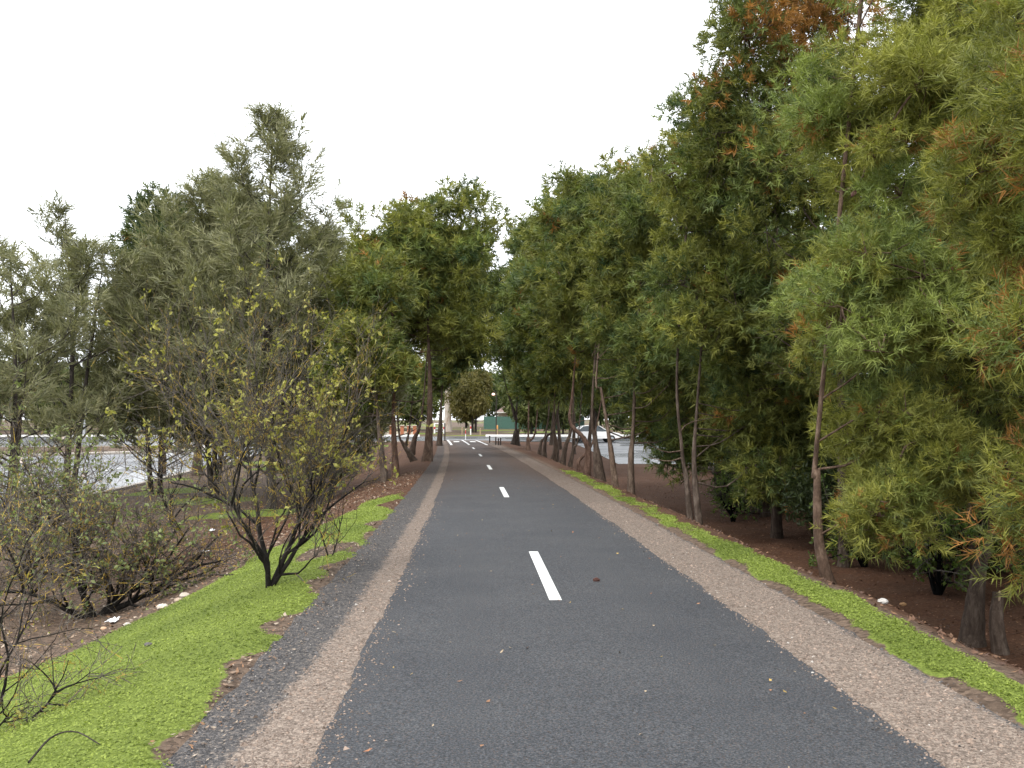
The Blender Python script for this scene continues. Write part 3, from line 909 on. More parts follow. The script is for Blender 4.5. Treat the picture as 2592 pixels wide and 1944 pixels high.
tpine('black two pronged pine ending the row nearest the crossing', 1304, 74.0, [(1308, 1090), (1307, 1059)], (1325, 640),
      [(1262, 1400, 560, 880, 2.6), (1225, 1330, 680, 955, 2.4), (1280, 1400, 860, 1010, 2.0)], 115, r0=0.36, orange=0.008, tone=0.4, group=GR, bcol=(0.4, 0.4, 0.4), flare=1.3,
      trunks2=[([pt(1306, 1062, 74), pt(1294, 1020, 74), pt(1283, 987, 74), pt(1269, 930, 74)], 0.16)])

# --- pines on the street side of the path
GL = 'pines on the side street side of the path'
tpine('big straight scaly trunked pine with domed crown close to the path edge', 1080, 40.0, [(1086, 1100), (1088, 960), (1084, 800)], (1090, 520),
      [(850, 1130, 480, 760, 2.4), (1000, 1280, 440, 760, 2.5, 0.6), (960, 1240, 690, 920, 2.2, 0.4), (860, 1090, 640, 860, 2.2, 0.8)], 201, glow=1.15, r0=0.235, orange=0.008, tone=0.52, group=GL, bcol=(0.9, 0.8, 0.75), flare=1.25)
tpine('leaning forked dark pine springing from the foot of the big straight pine', 1056, 42.5, [(1035, 1145), (1019, 1120), (1008, 1077)], (985, 800),
      [(930, 1080, 690, 940, 1.9)], 202, r0=0.17, orange=0.010, tone=0.4, group=GL, bcol=(0.5, 0.48, 0.46), flare=1.3,
      trunks2=[([pt(1028, 1128, 42.5), pt(1036, 1085, 42.5), pt(1045, 1000, 42.5)], 0.08)])
tpine('pine with reddish patchy bark beside the red needle slope', 1003, 30.2, [(997, 1110), (996, 1020), (1000, 900)], (985, 700),
      [(850, 1060, 640, 860, 1.7), (880, 1060, 840, 990, 1.1, 0.3)], 203, r0=0.125, orange=0.012, tone=0.5, group=GL, bcol=(1.25, 1.0, 0.9), stubs=4)
tpine('short grey stemmed pine with low yellow green foliage at the slope foot', 977, 29.2, [(962, 1110), (955, 1040)], (945, 860),
      [(820, 1010, 760, 960, 1.5), (905, 1055, 890, 985, 0.9, -0.3), (800, 940, 900, 1060, 0.9, 0.2)], 204, r0=0.125, orange=0.01, tone=0.62, group=GL, bcol=(0.9, 0.88, 0.86), flare=1.3)
tpine('slanting dark pine stem standing behind the big straight pine', 1040, 52.0, [(1050, 1110), (1062, 1080), (1075, 980)], (1100, 620),
      [(1040, 1250, 580, 880, 2.6), (1090, 1230, 820, 960, 1.8, 0.5)], 205, r0=0.19, orange=0.010, tone=0.35, group=GL, bcol=(0.55, 0.5, 0.48))
tpine('dark crowned pine closing the tunnel of branches before the crossing', 1112, 66.0, [(1116, 1050), (1120, 980)], (1150, 700),
      [(1050, 1240, 640, 905, 3.0), (1130, 1300, 640, 945, 2.6, 1.0), (1060, 1160, 860, 1000, 1.5, 0.5)], 206, r0=0.2, orange=0.01, tone=0.3, group=GL, bcol=(0.5, 0.48, 0.46))
tpine('spreading umbrella crowned pine at the kerb of the wet street', 412, 48.0, [(412, 1120), (415, 1000), (440, 800)], (440, 560),
      [(285, 540, 470, 760, 3.2), (260, 480, 680, 920, 2.6, 0.5)], 207, r0=0.22, orange=0.01, tone=0.42, group=GL, bcol=(1.2, 1.1, 1.0), flare=1.15,
      ca=np.array([0.035, 0.055, 0.022]), cb=np.array([0.11, 0.135, 0.04]))
tpine('rounded pine standing behind the sheoaks at the kerb of the wet street', 500, 46.5, [(502, 1120), (505, 1000)], (560, 540),
      [(470, 790, 470, 860, 3.2), (480, 860, 600, 980, 2.8, 0.5)], 208, r0=0.3, orange=0.01, tone=0.42, group=GL, bcol=(0.8, 0.75, 0.72), flare=1.2)

def copy_tree(root, loc, rotz, scale, label=None, group=None):
    r = root.copy(); C.objects.link(r); r.location = loc; r.rotation_euler = (0, 0, rotz); r.scale = scale
    if label: r['label'] = label
    if group: r['group'] = group
    for ch in root.children:
        c_ = ch.copy(); C.objects.link(c_); c_.parent = r
    return r

# --- darker pines behind the car-park row
def auto_pine(x, y, h, r, z0, seed, label, group, **kw):
    z = float(gz(x, y)); rg = random.Random(seed)
    top = np.array([x + rg.uniform(-.5, .5), y, z + h])
    pts = [np.array([x, y, z]), np.array([x + rg.uniform(-.3, .3), y + rg.uniform(-.3, .3), z + h * 0.4]), top - np.array([0, 0, 0.5])]
    return pine('pine_tree', label, 'tree', [(pts, kw.pop('r0', 0.15), 0.03)], [(np.array([x, y, z + (h + z0) / 2]), (r, r, (h - z0) / 2))], seed, group=group, **kw)
BK = [(7.7, 25.0, 9, 2.3, 0.3), (8.9, 17.5, 9, 2.6, 1.2), (11.5, 13.0, 9, 3.0, 0.6), (10.6, 22.0, 9, 2.8, 0.4), (14.5, 18.0, 10, 3.2, 0.2), (9.0, 30.5, 10, 2.7, 0.4), (13.0, 27.0, 10, 3.2, 0.2), (9.4, 38.0, 11, 2.8, 0.5),
      (13.0, 36.0, 11, 3.4, 0.3), (11.8, 46.0, 11, 3.0, 0.6), (18.0, 26.0, 10, 3.6, 0.2), (19.0, 35.0, 10, 3.6, 0.2), (17.0, 46.0, 11, 3.6, 0.3), (16.5, 10.0, 10, 3.4, 0.2), (12.0, 7.0, 10, 3.0, 0.3), (7.2, 2.5, 10, 2.6, 0.8), (22.0, 19.0, 10, 3.8, 0.2), (24.0, 29.0, 10, 3.8, 0.2), (6.6, 54.0, 11, 2.3, 2.7), (6.7, 60.0, 11, 2.4, 2.6), (6.4, 66.0, 11, 2.4, 2.6), (6.0, 72.0, 11, 2.4, 2.5), (5.8, 79.0, 11, 2.6, 2.4)]  # pines outside the view are added to block sky light reaching the grove
protos = {}
for i, (x, y, h, r, z0) in enumerate(BK):
    second = y > 50
    lb, gp = ('dark pine of the second line between the path side row and the car park', 'pines of the second line') if second else ('shadowed pine behind the path side row filling out the grove to keep light out', 'pines deeper in the grove')
    key = (second, i % 4)
    if key not in protos and len(protos) < 6:
        protos[key] = (auto_pine(x, y, h, r, z0, 300 + i, lb, gp, tone=0.3, orange=0.005, dens=5.0, lod=1.5, bcol=(0.6, 0.58, 0.56)), h, r)
    else:
        pr, h0, r0_ = protos.get(key) or next(v for k_, v in protos.items() if k_[0] == second)
        copy_tree(pr, (x, y, float(gz(x, y))), i * 2.1, (r / r0_, r / r0_, h / h0), lb, gp)

# --- sheoaks: wispy upright trees on the street side
def sheoak(label, px, Y, top, half_px, seed, z_low=1.2, dens=1.0, sparse_top=0.30, group='wispy sheoaks between path and side street', stems=1, colr=((0.12, 0.128, 0.068), (0.275, 0.262, 0.142))):
    rng = np.random.default_rng(seed)
    b = base_of(px, Y); tp = pt(px, top, Y)
    H = tp[2] - b[2]
    Rm = half_px * Y / F_PX
    root = empty('sheoak_tree', b, label, 'tree', group)
    tb, cr = MB(), MB(); bb = tb
    heads = [(b, tp)]
    for s in range(1, stems):
        a = rng.uniform(0, 6.28)
        heads.append((b + np.array([math.cos(a), math.sin(a), 0]) * 0.3, b + np.array([math.cos(a) * Rm * 0.6, math.sin(a) * Rm * 0.6, H * rng.uniform(0.72, 0.9)])))
    Pt, Dt, Wt = [], [], []
    for (s0, s1) in heads:
        m = (s0 + s1) / 2 + rng.normal(0, 0.2, 3) * np.array([1, 1, 0])
        L, rad = trunk_mesh(tb, [s0 - np.array([0, 0, 0.25]), m, s1], 0.16 if stems == 1 else 0.11, 0.012, rng, 8, 24, 1.3)
        nl = int(34 * dens)
        for k in range(nl):
            f = z_low / H + (1 - z_low / H) * (k + rng.random()) / nl
            f = min(f, 0.985)
            i = min(int(f * 23), 22); p = L[i] + (L[i + 1] - L[i]) * (f * 23 - i)
            prof = (0.62 + 0.38 * math.sin(min(1, f * 2.2) * math.pi / 2)) * (1 - f) ** 0.72 * 1.25 + 0.05
            ln = Rm * prof * rng.uniform(0.7, 1.25)
            a = rng.uniform(0, 6.28)
            rise = ln * rng.uniform(0.7, 1.5)
            e = p + np.array([math.cos(a) * ln, math.sin(a) * ln, rise])
            e[2] = min(e[2], s1[2] + 0.2)
            md = (p + e) / 2 + np.array([math.cos(a) * ln, math.sin(a) * ln, -rise * 0.3]) * 0.18
            S = spline([p, md, e], 9)
            tube(bb, S, np.linspace(0.03 * (1 - f) + 0.012, 0.004, 9), 4)
            for q in range(2, 9):
                for _ in range(2 + (q > 4)):
                    aa = rng.uniform(0, 6.28); sl = ln * rng.uniform(0.10, 0.32) + 0.15
                    e2 = S[q] + np.array([math.cos(aa) * sl, math.sin(aa) * sl, rng.uniform(0.2, 1.1) * sl])
                    if rng.random() < 0.5: tube(bb, [S[q], e2], [0.008, 0.003], 3)
                    nn = 8
                    tt = rng.uniform(0.25, 1.1, (nn, 1))
                    Pt.append(S[q] + (e2 - S[q]) * tt + rng.normal(0, 0.05, (nn, 3)))
                    Dt.append(np.tile(unit((e2 - S[q])[None]), (nn, 1)))
                    Wt.append(np.full(nn, f))
    P = np.concatenate(Pt); D = np.concatenate(Dt); Wt = np.concatenate(Wt)
    keep = rng.random(len(P)) < np.interp(Wt, [0, 0.6, 1], [1, 0.95, sparse_top])
    P, D = P[keep], D[keep]
    D = unit(D + np.array([0, 0, 0.3]) + rng.normal(0, 0.25, D.shape))
    ct = np.clip(0.5 + rng.normal(0, 0.3, (len(P), 1)), 0, 1)
    col = np.array(colr[0]) * (1 - ct) + np.array(colr[1]) * ct
    wd = 1.0 * Y / 968
    needles(cr, P, D, 5, max(0.24, wd * 11), wd, 0.55, col, rng, 0.6, 0.12)
    org = np.array(b)
    for mb, nm, mt in ((tb, 'trunk', M['dark_bark']), (cr, 'crown', M['needle_foliage'])):
        mb.v = [v - org for v in mb.v]
        mb.build(nm, mt, root, smooth=(nm != 'crown'))
    return root
sheoak('tall grey olive sheoak with a thin see-through spire above its neighbours', 690, 31, 300, 190, 401, dens=2.0, z_low=0.5)
sheoak('broad many stemmed sheoak of dull olive beside the spired sheoak', 540, 35, 470, 190, 402, stems=3, dens=1.5)
sheoak('sheoak with forked feathery tips by the utility pole', 165, 33, 545, 190, 403, stems=3, dens=0.40, sparse_top=0.35)
sheoak('low feathery sheoak behind the blossoming shrub', 25, 27, 650, 190, 404, stems=2, dens=0.42, sparse_top=0.4)
sheoak('bushy sheoak between the spired sheoak and the reddish barked pine', 820, 34, 600, 150, 405, stems=2, dens=1.3, z_low=0.5)
sheoak('dull olive sheoak in front of the umbrella crowned pine', 385, 38, 660, 170, 406, stems=2, dens=1.1)

# --- bare spring shrubs with sparse leaves
def shrub(name, label, base, stems, depth, seed, leafn, leafcol, leafsize=0.035, flower=0.0, len0=1.2, group='half bare shrubs on the grass bank', lichen=1.0, twigden=1.0, droop=0.35, trunk_r=0.05, leafbias=0.0, upw=0.0):
    rg = random.Random(seed); rng = np.random.default_rng(seed)
    root = empty(name, Vector(base), label, 'shrub', group)
    tb, wb, lf = MB(), MB(), MB()
    if name == 'sapling': wb = tb
    tips = []
    def grow(p, d, L, r, lev):
        n = 5 if lev < 3 else (3 if lev < depth else 2)
        P = [p]; dd = d.copy()
        for i in range(n):
            dd = dd + rng.normal(0, 0.16, 3)
            if lev >= 2: dd = dd + np.array([0, 0, -droop * 0.10 * (i - 1) if d[2] < 0.35 else 0.03])
            else: dd = dd + np.array([0, 0, 0.05])
            dd = dd / np.linalg.norm(dd)
            P.append(P[-1] + dd * L / n)
        P = np.array(P)
        rad = np.linspace(r, max(0.0022, r * (0.45 if lev < depth else 0.3)), n + 1)
        tube(tb if lev <= 1 else wb, P, rad, 7 if lev == 0 else (5 if lev == 1 else 3), (lichen if lev > 1 else 0.35 * lichen,) * 3)
        if lev >= depth:
            tips.append(P)
            return
        nc = int(round({0: 8, 1: 6, 2: 6, 3: 5}.get(lev, 4) * (twigden if lev > 0 else 1)))
        for c in range(nc):
            i = rg.randint(1, n)
            q = P[i] if i == n else P[i] + (P[i + 1 if i < n else i] - P[i]) * rg.random()
            loc = P[min(i, n)] - P[min(i, n) - 1]; loc = loc / np.linalg.norm(loc)
            out_ = unit(rng.normal(size=3)[None])[0]
            nd = unit((loc * (0.75 if lev < 2 else 0.6) + out_ * (0.85 - upw * 0.5) + np.array([0, 0, (0.15 if lev < 2 else 0.0) + upw * (0.35 if q[2] > base[2] + 0.9 else 0.0)]))[None])[0]
            grow(q, nd, L * rg.uniform(0.5, 0.8), r * rg.uniform(0.38, 0.55), lev + 1)
    for (d, L) in stems:
        grow(np.array(base, float) - np.array([0, 0, 0.06]), unit(np.array(d, float)[None])[0], L, trunk_r * rg.uniform(0.85, 1.1), 0)
    # leaves near twig ends
    A = np.concatenate([t_[1:] for t_ in tips]); cl = rng.integers(0, len(A), max(20, leafn // 4))
    if leafbias:
        wgt = np.clip((A[:, 2] - A[:, 2].min()) / (np.ptp(A[:, 2]) + 1e-6), 0, 1) ** leafbias + 0.04
        wgt = wgt[cl]; wgt /= wgt.sum(); idx = cl[rng.choice(len(cl), leafn, p=wgt)]
    else:
        idx = cl[rng.integers(0, len(cl), leafn)]
    c = A[idx] + rng.normal(0, 0.022, (leafn, 3))
    d = unit(rng.normal(size=(leafn, 3)) + np.array([0, 0, -0.15])); s = leafsize * rng.uniform(0.5, 1.3, (leafn, 1))
    e = unit(np.cross(d, rng.normal(size=(leafn, 3)))); nrm = np.cross(d, e)
    V = np.stack([c, c + d * s * 0.55 + e * s * 0.34 + nrm * s * 0.12, c + d * s * 0.55 - e * s * 0.34 + nrm * s * 0.12, c + d * s * 1.25, c + d * s * 0.55], 1)
    F = (np.array([[0, 1, 4], [0, 4, 2], [1, 3, 4], [4, 3, 2]])[None] + (np.arange(leafn) * 5)[:, None, None]).reshape(-1, 3)
    tt = rng.random((leafn, 1)); col = np.array(leafcol[0]) * (1 - tt) + np.array(leafcol[1]) * tt
    if flower:
        fl = (rng.random(leafn) < flower); col[fl] = (0.7, 0.58, 0.56)
    lf.add(V.reshape(-1, 3), F, np.repeat(col, 5, axis=0))
    org = np.array(base, float)
    for mb, nm, mt in ((tb, 'trunk', M['dark_bark']), (wb, 'twigs', M['lichen_twig']), (lf, 'leaves', M['broad_leaf'])):
        if mb is tb and nm == 'twigs': continue
        mb.v = [v - org for v in mb.v]
        mb.build(nm, mt, root, smooth=(nm == 'trunk'))
    return root
YG = ((0.17, 0.16, 0.03), (0.42, 0.39, 0.11)); GG = ((0.11, 0.14, 0.055), (0.27, 0.30, 0.12))
p = ground_hit(680, 1487)
vase = shrub('bare_shrub', 'vase shaped half bare shrub with black stems and yellow lichen rooted in the grass', (p.x, p.y, p.z),
      [((-0.42, 0.1, 1), 1.5), ((0.0, 0.05, 1), 1.7), ((-0.6, 0.0, 1), 1.1), ((-0.02, 0.2, 1), 1.2)], 4, 29, 2500, YG, 0.052, twigden=0.84, leafbias=0.8, trunk_r=0.038, upw=0.5)
vase.rotation_euler[2] = 3.35; vase.scale = (0.80, 0.80, 0.90)
p = ground_hit(245, 1560)
shrub('bare_shrub', 'low sprawling tangle of lichen covered branches with a mossy leaning stem', (p.x, p.y, p.z),
      [((0.9, 0.1, 0.42), 1.3), ((-0.6, 0.2, 0.5), 1.15), ((0.2, 0.2, 0.6), 0.9), ((0.75, 0.4, 0.5), 1.1), ((-1, -0.2, 0.35), 1.2), ((-0.2, -0.4, 0.5), 0.9)], 4, 12, 2600, GG, 0.06, twigden=0.82, trunk_r=0.055)
p = ground_hit(20, 1500)
shrub('bare_shrub', 'leafy shrub with a few pale pink blossoms beneath the low sheoak', (p.x - 0.4, p.y + 1.5, float(gz(p.x - 0.4, p.y + 1.5))),
      [((0.1, 0, 1), 1.35), ((-0.4, 0.2, 1), 1.4), ((0.35, 0.1, 1), 1.4), ((-0.1, 0.2, 1), 1.5)], 4, 13, 4500, GG, 0.065, flower=0.03, twigden=0.85, lichen=0.6)
p = ground_hit(5, 1850)
shrub('bare_shrub', 'thin arching bare twigs with a dense knot at their foot in the grass', (p.x - 0.08, p.y, float(gz(p.x - 0.08, p.y))),
      [((0.12, 0.2, 1), 0.8), ((0.05, 0.5, 1), 0.9), ((0.5, 0.4, 0.5), 0.5), ((-0.3, 0.2, 0.9), 0.7), ((0.3, -0.2, 0.35), 0.3)], 3, 14, 120, YG, 0.025, twigden=0.75, trunk_r=0.012)
p = ground_hit(835, 1408)
shrub('sapling', 'two thin leafless sapling stems rising from the grass bank', (p.x, p.y, p.z),
      [((-0.10, 0, 1), 1.0), ((0.25, 0, 1), 0.55)], 2, 15, 30, YG, 0.03, twigden=0.4, trunk_r=0.010)
p = ground_hit(430, 1330)
shrub('bare_shrub', 'thin grey branching shrub between the tangle and the kerb of the wet street', (p.x, p.y, p.z),
      [((0.5, 0.1, 0.8), 1.5), ((-0.4, 0.2, 0.9), 1.4), ((0.1, 0.2, 1), 1.6)], 3, 16, 350, GG, 0.06, twigden=0.9, trunk_r=0.03)

# understorey behind the car-park row
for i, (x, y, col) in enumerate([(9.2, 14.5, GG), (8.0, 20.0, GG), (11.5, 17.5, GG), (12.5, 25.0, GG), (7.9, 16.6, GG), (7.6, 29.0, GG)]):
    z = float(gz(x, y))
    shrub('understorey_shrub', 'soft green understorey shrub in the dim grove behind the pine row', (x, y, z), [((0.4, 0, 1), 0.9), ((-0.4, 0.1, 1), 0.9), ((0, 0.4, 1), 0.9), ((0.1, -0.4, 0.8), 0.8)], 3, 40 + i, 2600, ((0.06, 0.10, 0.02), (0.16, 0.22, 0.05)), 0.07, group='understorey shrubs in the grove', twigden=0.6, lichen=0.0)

# ------------------------------------------------------------------ broad-leaved trees and houses beyond the crossing
def leaf_tree(name, label, x, y, h, r, z0, seed, trunk_r, bark, cols, group=None, leaf=0.5, n=7000, lean=0.0, squash=1.0, droop=0.5, trunks=1):
    rng = np.random.default_rng(seed)
    z = float(gz(x, y)); b = np.array([x, y, z])
    root = empty(name, b, label, 'tree', group)
    tb, cr = MB(), MB(); bb = tb
    tops = []
    for k in range(trunks):
        off = np.array([(k - (trunks - 1) / 2) * trunk_r * 2.2, 0, 0])
        tp = b + off * 3 + np.array([lean * h, 0, h * 0.82])
        L, rd = trunk_mesh(tb, [b + off - np.array([0, 0, 0.3]), b + off * 1.6 + np.array([lean * h * 0.3 + rng.normal(0, 0.1), 0, h * 0.4]), tp], trunk_r, trunk_r * 0.25, rng, 10, 18, 1.25)
        tops.append(L)
    L = np.concatenate(tops)
    nb = 16
    d = unit(rng.normal(size=(nb, 3))); c0 = b + np.array([lean * h * 0.8, 0, (h + z0) / 2])
    bc = c0 + d * rng.uniform(0.4, 0.9, (nb, 1)) * np.array([r, r, (h - z0) / 2]) * 0.85
    for q in bc:
        i = int(np.argmin(np.linalg.norm(L - q, axis=1) + np.where(L[:, 2] < q[2], 0, 20)))
        tube(bb, spline([L[i], (L[i] + q) / 2 + rng.normal(0, 0.2, 3), q], 6), np.linspace(trunk_r * 0.35, 0.02, 6), 5)
    rb = r * 0.45
    k = rng.integers(0, nb, n)
    P = bc[k] + unit(rng.normal(size=(n, 3))) * (rng.random((n, 1)) ** 0.4) * rb * np.array([1, 1, 0.9 * squash])
    tone = np.clip(rng.normal(0.5, 0.25, (n, 1)) + rng.normal(0, 0.15, nb)[k][:, None], 0, 1)
    col = np.array(cols[0]) * (1 - tone) + np.array(cols[1]) * tone
    D = unit(rng.normal(size=(n, 3)) * 0.6 + np.array([0, 0, -droop]))
    needles(cr, P, D, 3, leaf, leaf * 0.32, 0.6, col, rng, 0.4)
    org = np.array(b)
    for mb, nm, mt in ((tb, 'trunk', M[bark]), (cr, 'crown', M['broad_leaf'])):
        mb.v = [v - org for v in mb.v]
        mb.build(nm, mt, root, smooth=(nm != 'crown'))
    return root
def X_at(px, Y):
    return at(px, 1080, Y).x
OLV = ((0.075, 0.075, 0.02), (0.21, 0.175, 0.06)); DGR = ((0.03, 0.045, 0.018), (0.09, 0.115, 0.04))
leaf_tree('gum_tree', 'gum tree with thick pale trunk and orange bark at its foot beyond the crossing', X_at(1134, 126), 126, 19, 5.5, 7.5, 501, 0.50, 'gum_bark', OLV, leaf=0.55, lean=0.01)
leaf_tree('pepper_tree', 'drooping olive pepper tree behind the path crossing', X_at(1200, 122), 122, 9.2, 3.6, 1.0, 502, 0.16, 'dark_bark', OLV, leaf=0.42, n=9000, trunks=2)
FT = [(1060, 135, 10, 4.5), (990, 140, 11, 5), (900, 142, 12, 6), (1180, 165, 14, 6), (1290, 175, 11, 5.5), (1330, 150, 12, 5.5), (1420, 145, 12, 6), (1520, 150, 13, 6), (1640, 140, 12, 6), (1800, 140, 12, 7),
      (800, 135, 11, 6), (690, 145, 12, 6.5), (600, 138, 9, 5), (480, 150, 10, 6), (330, 160, 11, 6.5), (200, 135, 10, 6), (90, 150, 11, 6), (-40, 130, 11, 6), (1345, 109, 9, 3.6), (1425, 108, 10, 4.0), (1510, 110, 10, 4.0), (1600, 108, 10, 4.2), (1700, 110, 10, 4.4),
      (950, 118, 9, 4), (860, 112, 9, 4.2), (770, 115, 9, 4.5), (640, 116, 9, 4.5), (540, 120, 8, 4.2), (255, 116, 8, 4.2), (140, 110, 9, 4.5), (30, 114, 9, 4.5), (1275, 190, 10, 6), (1400, 118, 9, 4)]
fprotos = []
for i, (px, Y, h, r) in enumerate(FT):
    x = X_at(px, Y)
    if i < 5:
        fprotos.append((leaf_tree('street_tree', 'green leafy tree in the far line beyond the crossing road', x, Y, h, r, 0.2, 520 + i, 0.2, 'dark_bark', DGR if i % 3 else ((0.05, 0.07, 0.02), (0.14, 0.155, 0.05)), 'trees beyond the crossing road', leaf=0.8, n=2600, droop=0.2), h, r))
    else:
        pr, h0, r0_ = fprotos[(i * 3 + 1) % 5]
        copy_tree(pr, (x, Y, float(gz(x, Y))), i * 1.7, (r / r0_, r / r0_, h / h0))

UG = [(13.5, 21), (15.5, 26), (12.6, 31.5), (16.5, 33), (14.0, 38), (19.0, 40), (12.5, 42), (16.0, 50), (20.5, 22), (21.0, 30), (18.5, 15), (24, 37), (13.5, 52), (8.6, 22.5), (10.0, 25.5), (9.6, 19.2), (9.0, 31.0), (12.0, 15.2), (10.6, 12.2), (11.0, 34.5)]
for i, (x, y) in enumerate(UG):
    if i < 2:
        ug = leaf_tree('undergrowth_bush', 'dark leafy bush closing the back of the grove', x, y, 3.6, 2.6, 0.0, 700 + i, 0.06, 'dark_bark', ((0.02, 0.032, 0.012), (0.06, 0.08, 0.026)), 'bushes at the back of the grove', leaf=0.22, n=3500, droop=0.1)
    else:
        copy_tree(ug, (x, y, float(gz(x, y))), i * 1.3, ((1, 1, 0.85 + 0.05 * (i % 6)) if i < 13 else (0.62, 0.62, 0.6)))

def house(name, label, px0, px1, Y, wall_h, roof_h, wallm, roofm, dep=9.0):
    x0, x1 = X_at(px0, Y), X_at(px1, Y); z = float(gz0((x0 + x1) / 2, Y))
    root = empty(name, ((x0 + x1) / 2, Y + dep / 2, z), label, 'house')
    o = np.array(root.location)
    wl = MB(); box(wl, (x0, Y, z - 0.3), (x1, Y + dep, z + wall_h)); wl.build('wall', wallm, root, origin=o)
    e = 0.5; zr = z + wall_h + 0.004; ym = Y + dep / 2; hip = min(dep / 2, (x1 - x0) / 2) * 0.8
    V = [[x0 - e, Y - e, zr], [x1 + e, Y - e, zr], [x1 + e, Y + dep + e, zr], [x0 - e, Y + dep + e, zr], [x0 + hip, ym, zr + roof_h], [x1 - hip, ym, zr + roof_h]]
    rf = MB(); rf.add(V, [[0, 1, 5], [0, 5, 4], [1, 2, 5], [2, 3, 4], [2, 4, 5], [3, 0, 4], [0, 2, 1], [0, 3, 2]])
    ro = rf.build('roof', roofm, root, origin=o)
    g = MB(); box(g, (x0 - e - 0.05, Y - e - 0.08, zr - 0.12), (x1 + e + 0.05, Y - e - 0.005, zr + 0.10)); g.build('gutter', M['kerb_white'], ro, origin=o)
    n = max(2, int((x1 - x0) / 3.5))
    for k in range(n):
        cx = x0 + (x1 - x0) * (k + 0.5) / n
        f = MB(); box(f, (cx - 0.7, Y - 0.05, z + 0.9), (cx + 0.7, Y - 0.003, z + 2.1))
        fo = f.build('window', M['white_paint'], root, origin=o)
        g = MB(); box(g, (cx - 0.6, Y - 0.07, z + 1.0), (cx + 0.6, Y - 0.053, z + 2.0)); g.build('pane', M['glass'], fo, origin=o)
    for c_ in (root.children_recursive): pass
    return root
house('house', 'house with dusky brown hipped roof behind the green fence', 1262, 1470, 158, 2.6, 3.0, M['cream_wall'], M['roof_tile'])
house('house', 'house with peach tiled roof behind the parked silver car', 300, 425, 165, 2.5, 2.2, M['cream_wall'], M['peach_tile'])
# green sheet fence
def sheet_fence(px0, px1, Y, h):
    x0, x1 = X_at(px0, Y), X_at(px1, Y); n = max(2, int((x1 - x0) / 2.35)); z = float(gz0((x0 + x1) / 2, Y))
    root = empty('sheet_fence', ((x0 + x1) / 2, Y, z), 'green sheet metal fence in front of the brown roofed house', 'fence')
    o = np.array(root.location)
    for k in range(n):
        a, b_ = x0 + (x1 - x0) * k / n, x0 + (x1 - x0) * (k + 1) / n
        mb = MB(); box(mb, (a + 0.04, Y - 0.02, z - 0.2), (b_ - 0.04, Y + 0.02, z + h)); mb.build('panel', M['green_metal'], root, origin=o)
        mb = MB(); box(mb, (a - 0.037, Y - 0.05, z - 0.2), (a + 0.037, Y + 0.05, z + h + 0.05)); mb.build('post', M['green_metal'], root, origin=o)
sheet_fence(1225, 1480, 148, 1.9)

# brick-piered front fence beyond the street
def pier_fence():
    Y = 112.0; x0, x1 = X_at(962, Y), X_at(1052, Y); z = float(gz(x0, Y))
    root = empty('front_fence', ((x0 + x1) / 2, Y, z), 'low front fence with orange brick piers beyond the crossing road', 'fence')
    o = np.array(root.location)
    for px in (966, 990, 1018, 1035, 1050):
        x = X_at(px, Y)
        mb = MB(); box(mb, (x - 0.19, Y - 0.19, z - 0.2), (x + 0.19, Y + 0.19, z + 1.0)); pr = mb.build('pier', M['brick'], root, origin=o)
        mb = MB(); box(mb, (x - 0.24, Y - 0.24, z + 1.003), (x + 0.24, Y + 0.24, z + 1.08)); mb.build('cap', M['cream_wall'], pr, origin=o)
    mb = MB(); box(mb, (x0, Y - 0.05, z + 0.8), (x1, Y + 0.05, z + 0.9)); mb.build('rail', M['cream_wall'], root, origin=o)
    mb = MB(); box(mb, (x0, Y - 0.06, z - 0.2), (x1, Y + 0.06, z + 0.35)); mb.build('plinth', M['cream_wall'], root, origin=o)
pier_fence()

# white and red barrier gate
def barrier():
    Y = 116.0; z = float(gz(X_at(1110, Y), Y)); x0, x1 = X_at(1100, Y), X_at(1124, Y)
    root = empty('barrier_gate', ((x0 + x1) / 2, Y, z), 'white tubular barrier gate with red banded posts at the far path entrance', 'gate')
    o = np.array(root.location)
    for x in (x0, x1):
        mb = MB(); tube(mb, [(x, Y, z - 0.1), (x, Y, z + 1.25)], [0.10, 0.10], 10); po = mb.build('post', M['white_paint'], root, origin=o)
        mb = MB(); tube(mb, [(x, Y, z + 0.52), (x, Y, z + 0.80)], [0.112, 0.112], 10); mb.build('red_band', M['red_paint'], po, origin=o)
    for h in (1.18, 0.55, 0.25):
        mb = MB(); tube(mb, [(x0 + 0.1, Y, z + h), (x1 - 0.1, Y, z + h)], [0.05, 0.05], 8); mb.build('rail', M['white_paint'] if h > 1 else M['grey_metal'], root, origin=o)
barrier()

